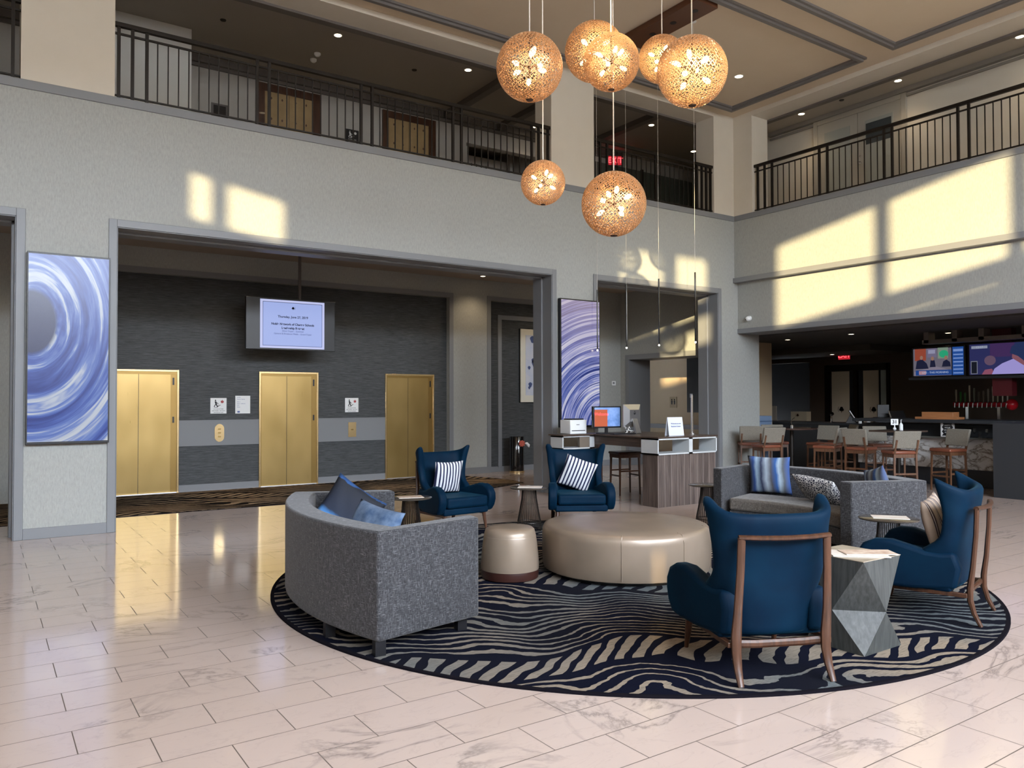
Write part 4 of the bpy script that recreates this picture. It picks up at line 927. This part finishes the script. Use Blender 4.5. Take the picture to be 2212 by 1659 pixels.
for q,mt in ((0,'white'),(1,'black'),(2,'white')):
    b=MB(); b.tube([(-.14+.05*q,-.05,.006),(-.06,-.06+.03*q,.03+.05*q),(.0,-.05,.12-.03*q),(.05+.02*q,-.04,.05),(.02,-.06-.02*q,.007),(.12,-.05,.006)],.006,5); b.obj('cable',mt,t)
t=thing('keyboard','flat black keyboard in front of the monitor','keyboard',(8.78,9.68,D),-.1); MB().box(-.22,.22,-.07,.07,0,.018).obj('base','black',t,bevel=.004); MB().box(-.2,.2,-.055,.055,.018,.022).obj('keys','iron',t)
t=thing('desk_sign','white standing information sign on the near end of the desk','sign',(9.13,8.85,D),-.08); b=MB(); b.prism_x([(-.05,0),(-.045,0),(-.0,.29),(-.005,.29)],-.155,.155); b.prism_x([(.05,0),(.055,0),(.0,.29),(-.003,.28)],-.155,.155); b.obj('sign_sheet',plain('sign_white',(.72,.76,.85),.3),t)
for i,s_ in enumerate(('Welcome to our','Business Center')): text(s_,.03,'ink2',t,(0,-.034,.19-.045*i),(PI/2-.165,0,0))
t=thing('chrome_post','tall slim chrome post standing on the near end of the desk','post',(9.80,9.10,D)); b=MB(); b.tube([(0,0,0),(0,0,.64)],[.02,.024],12); b.lathe([(.0005,0),(.05,0),(.05,.01),(.0005,.01)],16); b.obj('post','chrome',t,smooth=True); MB().box(-.035,.005,-.012,.012,.60,.665).obj('cap','silver',t)
# backless desk stools
def stool(label,loc,rz):
    t=thing('desk_stool',label,'stool',loc,rz,'dark backless stools under the desk')
    b=MB(); b.box(-.23,.23,-.19,.19,.70,.745); b.obj('seat','leather_dark',t,bevel=.02,seg=3)
    MB().box(-.21,.21,-.17,.17,.64,.70).obj('apron','walnut',t)
    for x in (-1,1):
        for y in (-1,1): b=MB(); b.tube([(x*.19,y*.15,.66),(x*.20,y*.165,0)],[(.022,.022),(.015,.015)],4); b.obj('leg','walnut',t)
    b=MB()
    for y in (-.16,.16): b.box(-.19,.19,y-.009,y+.009,.40,.425)
    for x in (-.195,.195): b.box(x-.009,x+.009,-.16,.16,.32,.345)
    b.obj('stretcher','walnut',t); return t
s0=stool('dark backless stool with a brown leather seat under the desk, left one',(9.32,10.22,0),-.2)
dup(s0,(10.05,10.05,0),.1,'dark backless stool with a brown leather seat under the desk, right one')
# ---------------------------------------------------------------- bar stools and high tables
def barstool():
    t=thing('bar_stool','x','bar stool',(0,0,0),0,'beige backed bar stools')
    MB().box(-.22,.22,-.20,.22,.70,.76).obj('seat','leather_brown',t,bevel=.022,seg=3)
    MB().box(-.20,.20,-.18,.20,.64,.70).obj('apron','stool_wood',t)
    b=MB(); b.add([(-.225,-.22,.80),(.225,-.22,.80),(.225,-.17,.80),(-.225,-.17,.80),(-.235,-.30,1.10),(.235,-.30,1.10),(.235,-.25,1.10),(-.235,-.25,1.10)],[(3,2,1,0),(4,5,6,7),(0,1,5,4),(1,2,6,5),(2,3,7,6),(3,0,4,7)]); b.obj('backrest','back_fab',t,bevel=.015)
    for x in (-1,1):
        b=MB(); b.tube([(x*.185,-.26,.95),(x*.19,-.185,.70),(x*.20,-.20,0)],[(.018,.022)]*3,4,up=(0,1,0)); b.obj('rear_leg','stool_wood',t)
        b=MB(); b.tube([(x*.19,.18,.70),(x*.20,.195,0)],[(.02,.02),(.015,.015)],4); b.obj('front_leg','stool_wood',t)
    b=MB()
    for y,z in ((-.19,.35),(.185,.25)): b.box(-.19,.19,y-.01,y+.01,z,z+.03)
    for x in (-.195,.195): b.box(x-.01,x+.01,-.19,.19,.30,.33)
    b.obj('stretcher','stool_wood',t); return t
BS=[((13.18,10.66),-.75,'beige backed bar stool nearest the grey pier, leftmost of all'),((12.80,9.93),-.35,'beige backed bar stool seen from behind, second from the grey pier'),
    ((13.95,10.60),2.5,'bar stool with a red brown seat behind the round high table, left'),((14.30,9.75),1.6,'bar stool with a red brown seat behind the round high table, right'),
    ((13.55,9.10),.25,'beige backed bar stool with its back toward the seating, right of the round high table'),((13.55,8.42),-1.45,'bar stool seen from the side with its back to the left, middle of the row'),
    ((15.3,9.95),.9,'far bar stool with a grey back, behind the middle of the row'),((13.15,7.45),-.55,'beige backed bar stool seen squarely from behind, behind the small striped cushion'),
    ((14.75,8.75),2.5,'bar stool across the table with the number card'),((14.40,7.25),1.35,'bar stool seen from the side against the white marble, rightmost of all')]
s0=barstool()
for i,(p,rz,lb) in enumerate(BS):
    o=s0 if i==0 else dup(s0,(0,0,0),0,lb); o.location=(p[0],p[1],0); o.rotation_euler=(0,0,rz); o['label']=lb
def hightable(label,p,r,sq=False):
    t=thing('high_table',label,'table',(p[0],p[1],0),0,'dark high tables')
    if sq: MB().box(-r,r,-r,r,1.04,1.07).obj('table_top','desk_top',t,bevel=.004)
    else: MB().lathe([(.0005,1.04),(r,1.04),(r,1.07),(.0005,1.07)],40).obj('table_top',plain('dark_glossy_table',(.05,.028,.022),.15,coat=.5),t)
    b=MB(); b.tube([(0,0,.02),(0,0,1.04)],.04,14); b.obj('column','iron',t); MB().lathe([(.0005,0),(.27,0),(.25,.02),(.0005,.035)],28).obj('foot','iron',t); return t
hightable('round dark high table on a black column, nearest the grey pier',(13.6,9.95),.50) 
hightable('square dark high table with the number card',(14.0,7.95),.36,True)
t=thing('table_number','white table number card reading 31 on a small stand','table number',(13.85,7.93,1.07),-.7); MB().box(-.065,.065,-.003,.003,.10,.21).obj('card','white',t); text('31',.09,'ink_k',t,(0,-.005,.155),RX,bold=.002)
b=MB(); b.ball((0,0,.03),.03,6); b.tube([(0,0,.03),(0,0,.1)],.01); b.obj('stand','white',t)
t=thing('sauce_bottle','clear pump bottle on the table behind the number card','bottle',(14.1,7.95,1.07)); MB().lathe([(.0005,0),(.035,0),(.035,.1),(.015,.13),(.0005,.13)],14).obj('body','white',t,smooth=True); b=MB(); b.tube([(0,0,.13),(0,0,.19),(.03,0,.19)],.008); b.obj('pump','white',t)
t=thing('table_lamp','small bent chrome table lamp on the round high table','lamp',(13.62,9.95,1.07)); b=MB(); b.lathe([(.0005,0),(.03,0),(.03,.05),(.0005,.05)],12); b.tube([(0,0,.04),(-.02,.01,.1),(.0,-.01,.17),(.05,-.02,.2)],.008,6); b.obj('stem','chrome',t)
# ---------------------------------------------------------------- bar
t=thing('bar_counter','long dark bar counter with a white veined marble front','bar',(15.4,8.0,0))
MB().box(-.15,.5,-1.6,1.5,0,.33).obj('plinth','bar_slate',t); MB().box(.1,.5,-1.6,1.5,.33,1.15).obj('body','bar_slate',t)
MB().box(-.2,.1,-1.6,1.5,.33,.90).obj('marble_front','marble',t)
MB().box(-.4,.6,-1.6,1.5,1.19,1.25).obj('bar_top','bar_slate',t,bevel=.005)
MB().box(-.35,.1,-1.6,.6,.90,.93).obj('shelf',plain('shelf_dark',(.10,.10,.09),.2),t)
t=thing('bar_end_pier','dark square pier at the end of the bar counter','pier',(14.4,5.95,0)); MB().box(-.38,.5,-.40,.38,0,1.24).obj('body','bar_slate',t,bevel=.004)
t=thing('side_counter','dark counter with a white marble side at the right edge of the photo','bar',(14.5,3.0,0)); MB().box(-.48,1.1,-5,2.5,1.0,1.05).obj('counter_top','bar_slate',t); MB().box(-.2,.6,-5,2.5,0,1.0).obj('body','bar_slate',t); MB().box(-.26,-.2,2.0,2.5,.42,.88).obj('marble_side','marble',t)
MB().box(-.46,-.2,1.6,2.53,.42,.88).obj('marble_panel','marble',t)
t=thing('service_counter','dark service counter with order terminals in front of the paneled doors','counter',(16.2,11.0,0)); MB().box(0,.8,-2.0,2.4,0,1.05).obj('body','bar_slate',t); MB().box(-.05,.85,-2.05,2.45,1.05,1.10).obj('counter_top','bar_slate',t)
t=thing('back_counter','dark counter under the red beer tap rail','counter',(18.6,7.3,0)); MB().box(-.4,.6,-2.3,2.3,0,1.0).obj('body','bar_dark',t)
# drinking glasses on the shelf
def glass(label,loc,kind,i):
    t=thing('drinking_glass',label,'glass',loc,0,'glasses on the bar shelf')
    if kind: MB().lathe([(.03,0),(.035,.12),(.033,.12),(.028,.006),(.0005,.006)],12,cap=False).obj('bowl','glass',t)
    else: MB().lathe([(.0005,0),(.032,0),(.004,.01),(.004,.07),(.035,.11),(.03,.17),(.028,.17),(.033,.11),(.0005,.075)],12,cap=False).obj('bowl','glass',t)
    return t
for i,y in enumerate((7.02,6.92,6.80,6.68,6.55,6.48)): glass('clear drinking glass on the shelf over the marble panel, number %s from the menu card'%['one','two','three','four','five','six'][i],(15.12,y+.12,.93),i%2,i)
t=thing('menu_card','black and white patterned menu card standing on the bar shelf','menu',(15.12,7.62,.93),-PI/2+.15); MB().box(-.12,.12,-.006,.006,0,.28).obj('card',plain('menu_white',(.6,.6,.6),.5),t)
b=MB(); b.prism_y([(-.1,.02),(-.07,.06),(-.1,.1),(-.07,.14),(-.1,.18),(-.07,.22),(-.08,.26),(.08,.26),(.07,.22),(.1,.18),(.07,.14),(.1,.1),(.07,.06),(.1,.02)],-.0075,-.006); b.obj('print','black',t)
for i,s_ in enumerate(('HAPPY','HOUR','DRINKS','FOOD')): text(s_,.034,'white',t,(0,-.008,.215-.045*i),RX)
t=thing('wooden_crate','orange wooden box on the bar top','box',(15.5,7.95,1.25)); MB().box(-.12,.12,-.30,.30,0,.14).obj('box','orange_wood',t,bevel=.004); MB().box(-.14,.16,-.38,.42,-.0,.045).obj('tray','orange_wood',t)
t=thing('wooden_crate','orange wooden box on the side counter at the right edge','box',(14.8,5.3,1.05)); MB().box(-.12,.12,-.3,.07,0,.2).obj('box','orange_wood',t,bevel=.004)
# point of sale terminals and scales on the service counter
def pos(label,loc,rz):
    t=thing('order_terminal',label,'terminal',loc,rz,'order terminals on the bar'); b=MB(); b.prism_x([(-.02,.03),(.0,.02),(.16,.27),(.14,.285)],-.17,.17); b.obj('screen','black',t); MB().prism_x([(.0,0),(.22,0),(.12,.2),(.07,.12)],-.1,.1).obj('base','black',t); b=MB(); b.prism_x([(-.022,.033),(-.012,.028),(.145,.278),(.137,.288)],-.19,-.165); b.obj('bezel','silver',t); return t
p0=pos('black tilted order screen on the service counter, left one',(16.5,10.35,1.10),.6)
dup(p0,(16.55,9.35,1.10),-.5,'black order terminal on the service counter, right one by the doors')
t=thing('receipt_printer','black till with a tall display at the right end of the service counter','till',(16.6,9.75,1.10),-.9); MB().box(-.2,.2,-.18,.18,0,.14).obj('body','black',t,bevel=.006); MB().box(-.12,.12,.05,.1,.14,.42).obj('display','black',t,bevel=.006)
t=thing('magnifier_lamp','chrome scanner arm standing on the service counter before the white door panel','scanner',(16.45,10.95,1.10),.4); b=MB(); b.lathe([(.0005,0),(.04,0),(.03,.03),(.0005,.03)],12); b.tube([(0,0,.02),(.0,0,.12),(.02,0,.17)],.012); b.tube([(.0,0,.17),(.08,0,.2)],[.03,.05],8); b.obj('arm','chrome',t,smooth=True)
for i,(y,lb) in enumerate(((9.55,'small white cup on the service counter before the till'),(9.35,'small white jar on the service counter beside the till'))):
    o=MB().lathe([(.0005,0),(.035,0),(.04,.09),(.0005,.09)],12).obj('cup','white'); o.location=(16.25,y+.55,1.10); tag(o,lb,'cup','cups on the service counter')
# bar back: taps, televisions, soffit frame
TT=t=thing('tap_tower','red beer tap rail with a round red end and twelve handles','tap tower',(18.0,8.3,1.52)); b=MB(); b.tube([(0,-.52,0),(0,.62,0)],.055,14); b.obj('rail',plain('red_enamel',(.30,.006,.012),.25,coat=.5),t,smooth=True)
b=MB(); b.ball((0,-.56,0),.12,10); b.obj('end_disc',plain('bright_red_enamel',(.55,.01,.02),.25,coat=.5),t,smooth=True)
for y in (-.3,.35): MB().box(.0,.06,y-.03,y+.03,-.52,0).obj('support','chrome',t)
cols=[(.45,.40,.30),(.05,.30,.06),(.10,.28,.10),(.75,.68,.55),(.35,.38,.30),(.18,.16,.13),(.30,.24,.18),(.35,.30,.24),(.62,.55,.45),(.5,.45,.3),(.75,.70,.62),(.7,.66,.6)]
hs=[.27,.22,.2,.36,.3,.22,.24,.28,.33,.33,.40,.36]
nm=['tan','green','dark green','tall cream','mottled grey','short brown','small copper','slim taupe','cream','olive','wide white','last white']
for i in range(12):
    y=8.3+.55-1.02*i/11*1.03; tt=None
    b=MB(); hh=hs[i]; b.tube([(0,0,.0),(0,0,hh*.45),(0,0,hh*.8),(0,0,hh)],[(.016,.012),(.026,.014),(.036,.016),(.03,.014)],8); tt=b.obj('tap_handle',plain('tap_%d'%i,cols[i],.4),TT,smooth=True); tt.location=(-.05,y-8.3,.06); tt['label']='%s beer tap handle'%nm[i]
    b=MB(); b.tube([(0,0,0),(-.03,0,-.03),(-.06,0,-.03),(-.07,0,-.13)],.012,6); b.obj('spout','chrome',tt)
def bar_tv(label,y0,y1,z0,z1):
    t=thing('bar_television',label,'television',(16.2,(y0+y1)/2,(z0+z1)/2),-PI/2,'televisions over the bar'); w=(y1-y0)/2; h=(z1-z0)/2
    MB().box(-w,w,-.0,.08,-h,h).obj('case','black',t,bevel=.004); return t,w,h
def rect(b,x0,x1,z0,z1,d): b.box(x0,x1,-d-.0008,-d,z0,z1)
def rmat(c,s=.9):
    s*=.42
    return emis('tv_%02x%02x%02x_glow'%tuple(int(k*255) for k in c),c,s)
t,w,h=bar_tv('bar television on the left showing a studio talk show with a blue side list',7.80,8.88,2.10,2.715)
def R(nm_,x0,x1,z0,z1,c,d,s=.8): b=MB(); rect(b,x0*w,x1*w,z0*h,z1*h,d); return b.obj(nm_,rmat(c,s),t)
R('studio_backdrop',-.94,.5,-.92,.9,(.22,.20,.26),.002); R('orange_wall',-.88,-.45,.1,.9,(.45,.09,.05),.003); R('poster_wall',-.4,-.05,.3,.9,(.25,.22,.35),.003); R('pale_poster',-.36,-.1,.55,.8,(.45,.45,.65),.004)
R('green_wall',.0,.38,.2,.92,(.30,.42,.32),.003); b=MB(); b.prism_y([(.22*w+.17*w*math.cos(a),.5*h+.25*h*math.sin(a)) for a in [2*PI*k/20 for k in range(20)]],-.005,-.0045); b.obj('green_emblem',rmat((.03,.5,.25)),t)
b=MB(); b.prism_y([(-.9*w,-.65*h),(-.1*w,-.3*h),(.5*w,-.6*h),(.5*w,-.92*h),(-.9*w,-.92*h)],-.0055,-.005); b.obj('studio_desk',rmat((.30,.26,.34)),t)
for P_ in ([(-.85,-.45),(-.8,.1),(-.6,.2),(-.42,-.1),(-.35,-.45)],[(.15,-.35),(.2,.0),(.32,.12),(.45,-.05),(.48,-.35)],[(-.3,-.35),(-.27,.1),(-.12,.1),(-.08,-.35)]):
    b=MB(); b.prism_y([(a*w,c*h) for a,c in P_],-.0065,-.006); b.obj('figure_on_screen',rmat((.012,.015,.05)),t)
b=MB()
for cx,cz in ((-.62,.3),(.3,.24),(-.2,.22)): b.prism_y([(cx*w+.06*w*math.cos(a),cz*h+.14*h*math.sin(a)) for a in [2*PI*k/12 for k in range(12)]],-.0075,-.007)
b.obj('faces',rmat((.40,.22,.16)),t)
R('side_list',.54,.94,-.92,.92,(.02,.10,.42),.003,.9)
b=MB()
for i in range(7): rect(b,.57*w,.92*w,(.62-.24*i)*h,(.70-.24*i+(.08 if i==0 else 0))*h,.004)
b.obj('list_rows',rmat((.25,.40,.85)),t)
R('caption_bar',-.85,.52,-.9,-.55,(.02,.09,.38),.007); R('caption_badge',-.72,-.45,-.85,-.6,(.62,.35,.42),.008)
text('LIVE - THIS MORNING',.055,rmat((.6,.7,.95)),t,(-.05*w*2,-.009,-.72*h),RX)
t,w,h=bar_tv('bar television on the right showing a ball player in a cap and white shirt',6.50,7.745,2.10,2.74)
R('stadium_blur',-.96,.96,-.94,.92,(.035,.04,.16),.002); R('purple_blur',-.35,.35,.1,.92,(.09,.04,.17),.003,.7)
b=MB(); b.prism_y([(-.35*w+.17*w*math.cos(a),-.1*h+.3*h*math.sin(a)) for a in [2*PI*k/16 for k in range(16)]],-.0045,-.004); b.obj('crowd_blur',rmat((.22,.13,.22),.7),t)
b=MB(); b.prism_y([(-.6*w,-.94*h),(-.5*w,-.65*h),(-.3*w,-.6*h),(-.2*w,-.94*h)],-.0045,-.004); b.obj('pink_blur',rmat((.40,.12,.20),.8),t)
b=MB(); b.prism_y([(-.3*w,-.94*h),(-.22*w,-.6*h),(.0*w,-.3*h),(.32*w,-.05*h),(.6*w,-.3*h),(.75*w,-.94*h)],-.006,-.0055); b.obj('white_shirt',rmat((.48,.42,.92)),t)
b=MB(); b.prism_y([(.28*w,.0),(.3*w,.35*h),(.5*w,.5*h),(.8*w,.4*h),(.85*w,-.5*h),(.6*w,-.45*h)],-.0075,-.007); b.obj('neck_and_ear',rmat((.32,.12,.16)),t)
b=MB(); b.prism_y([(.22*w,.3*h),(.28*w,.7*h),(.5*w,.92*h),(.94*w,.94*h),(.94*w,-.3*h),(.7*w,-.35*h),(.45*w,.1*h)],-.009,-.0085); b.obj('dark_cap',rmat((.02,.04,.13)),t)
R('score_box',-.92,-.72,-.9,-.1,(.30,.32,.40),.004); b=MB(); rect(b,-.90*w,-.74*w,-.86*h,-.15*h,.005); b.obj('score_panel',rmat((.005,.008,.02)),t); R('top_caption',-.9,-.42,.65,.82,(.40,.45,.60),.004)
text('12:17',.06,rmat((.55,.6,.8)),t,(-.66*w,-.006,.73*h),RX)
# frame that carries the televisions
t=thing('bar_soffit_frame','dark grey timber frame hanging above the bar televisions','frame',(0,0,0)); b=MB()
for y in (8.42,7.86,7.36,6.6,5.9): b.box(15.9,16.15,y-.05,y+.05,2.78,3.0)
b.box(15.9,16.15,5.5,8.5,2.76,2.84); b.obj('frame',plain('frame_grey_brown',(.12,.10,.085),.6),t)
MB().box(16.3,16.5,7.0,7.35,1.7,3.0).obj('red_panel',plain('dark_red_panel',(.10,.008,.012),.5),t)
MB().box(16.1,16.4,5.5,8.9,2.04,2.09).obj('lower_rail','frame_grey' if 'frame_grey' in M else 'bar_slate',t)
# bar doors with white panels
e=bpy.data.objects.new('door_7',None); COL.objects.link(e); e.location=(20.0,11.6,0); e['kind']='structure'
MB().box(-.02,.06,-.03,.06,0,2.6).obj('frame','iron',e); MB().box(-.02,.06,1.78,1.9,0,2.6).obj('frame','iron',e); MB().box(-.02,.06,.9,1.02,0,2.45).obj('mullion','iron',e); MB().box(-.02,.06,0,1.85,2.43,2.6).obj('frame','iron',e)
M['panel_w']=plain('frosted_white_panel',(.62,.58,.50),.5,emis=(.62,.58,.50),es=0)
for y0,y1 in ((1.14,1.68),(.28,.72)):
    o=MB().box(-.01,.01,y0,y1,.35,2.42).obj('frosted_panel','panel_w',e)
MB().box(-.008,.01,.06,.22,.35,2.42).obj('frosted_panel',plain('pale_blue_panel',(.35,.42,.42),.4),e)
for yy in (1.38,.42):
    r_=bpy.data.objects.new('emblem_holder',None)
    o=tree_logo(e,0,0,0,.09,'black','L'); o.rotation_euler=(0,0,-PI/2); o.location=(-.012,yy,1.36)
t=thing('host_stand','tall pale panel at the dark opening behind the round table','panel',(19.0,14.5,0)); MB().box(-.02,.02,-.1,.32,0,1.45).obj('panel',plain('beige_panel',(.42,.37,.30),.6),t)
t=thing('host_stand','pale box with a dark emblem behind the round high table','panel',(19.0,13.55,.92)); MB().box(-.2,.0,-.28,.22,0,.38).obj('panel',plain('beige_panel',(.42,.36,.26),.6),t); o=tree_logo(t,0,0,0,.05,'walnut','L'); o.rotation_euler=(0,0,-PI/2); o.location=(-.203,.0,.28)
t=thing('storage_bin','blue grey plastic bin by the grey pier behind the stools','bin',(14.35,11.35,0),.0); MB().box(-.2,.2,-.2,.2,0,1.28).obj('body',plain('blue_grey_bin',(.14,.20,.30),.5),t,bevel=.01); MB().box(-.205,.205,-.205,.205,1.15,1.17).obj('band',plain('dark_blue_band',(.06,.10,.18),.5),t)
# ---------------------------------------------------------------- camera, sun, sky, render look
yaw,pitch,roll,F=0.5964915501786312,0.02006480069799501,-0.0024811544857854554,1690.2225567119665
cy,sy,cp,sp=math.cos(yaw),math.sin(yaw),math.cos(pitch),math.sin(pitch)
f=Vector((sy*cp,cy*cp,sp)); r=Vector((cy,-sy,0)); u=r.cross(f); cr,sr=math.cos(roll),math.sin(roll)
r,u=(r*cr+u*sr),(r*-sr+u*cr)
cd=bpy.data.cameras.new('camera'); cam=bpy.data.objects.new('camera',cd); COL.objects.link(cam)
cam.matrix_world=Matrix(((r.x,u.x,-f.x,0),(r.y,u.y,-f.y,0),(r.z,u.z,-f.z,1.65),(0,0,0,1)))
cd.sensor_width=36; cd.lens=F/2212*36; cd.clip_start=.05; cd.clip_end=200; sc.camera=cam
SUN=8.5
l=bpy.data.lights.new('sun','SUN'); l.energy=SUN; l.color=(1,.78,.42); l.angle=.0093
o=bpy.data.objects.new('sun',l); COL.objects.link(o); d=Vector((1,1,-.184)); o.rotation_euler=d.to_track_quat('-Z','Y').to_euler(); o.location=(-20,-35,12)
w_=bpy.data.worlds.new('sky'); sc.world=w_; w_.use_nodes=True; bg=w_.node_tree.nodes['Background']; bg.inputs[0].default_value=(.78,.87,1,1); bg.inputs[1].default_value=26.0
def portal(x0,x1,z0,z1):
    l=bpy.data.lights.new('window_portal','AREA'); l.shape='RECTANGLE'; l.size=x1-x0; l.size_y=z1-z0; l.cycles.is_portal=True
    o=bpy.data.objects.new('window_portal',l); COL.objects.link(o); o.location=((x0+x1)/2,YR-.02,(z0+z1)/2); o.rotation_euler=(-PI/2,0,PI)
    o.rotation_euler=Vector((0,1,0)).to_track_quat('-Z','Z').to_euler()
portal(-.4,11.4,3.9,5.75); portal(-7.2,11.6,6.0,7.62)
vs_=sc.view_settings; sc.display_settings.display_device='sRGB'; vs_.view_transform='Standard'; vs_.look='None'; vs_.exposure=0.7; vs_.gamma=1; vs_.use_curve_mapping=False
cy_=sc.cycles; cy_.max_bounces=8; cy_.diffuse_bounces=5; cy_.glossy_bounces=3; cy_.transmission_bounces=4; cy_.transparent_max_bounces=4
cy_.sample_clamp_indirect=6; cy_.caustics_reflective=False; cy_.caustics_refractive=False
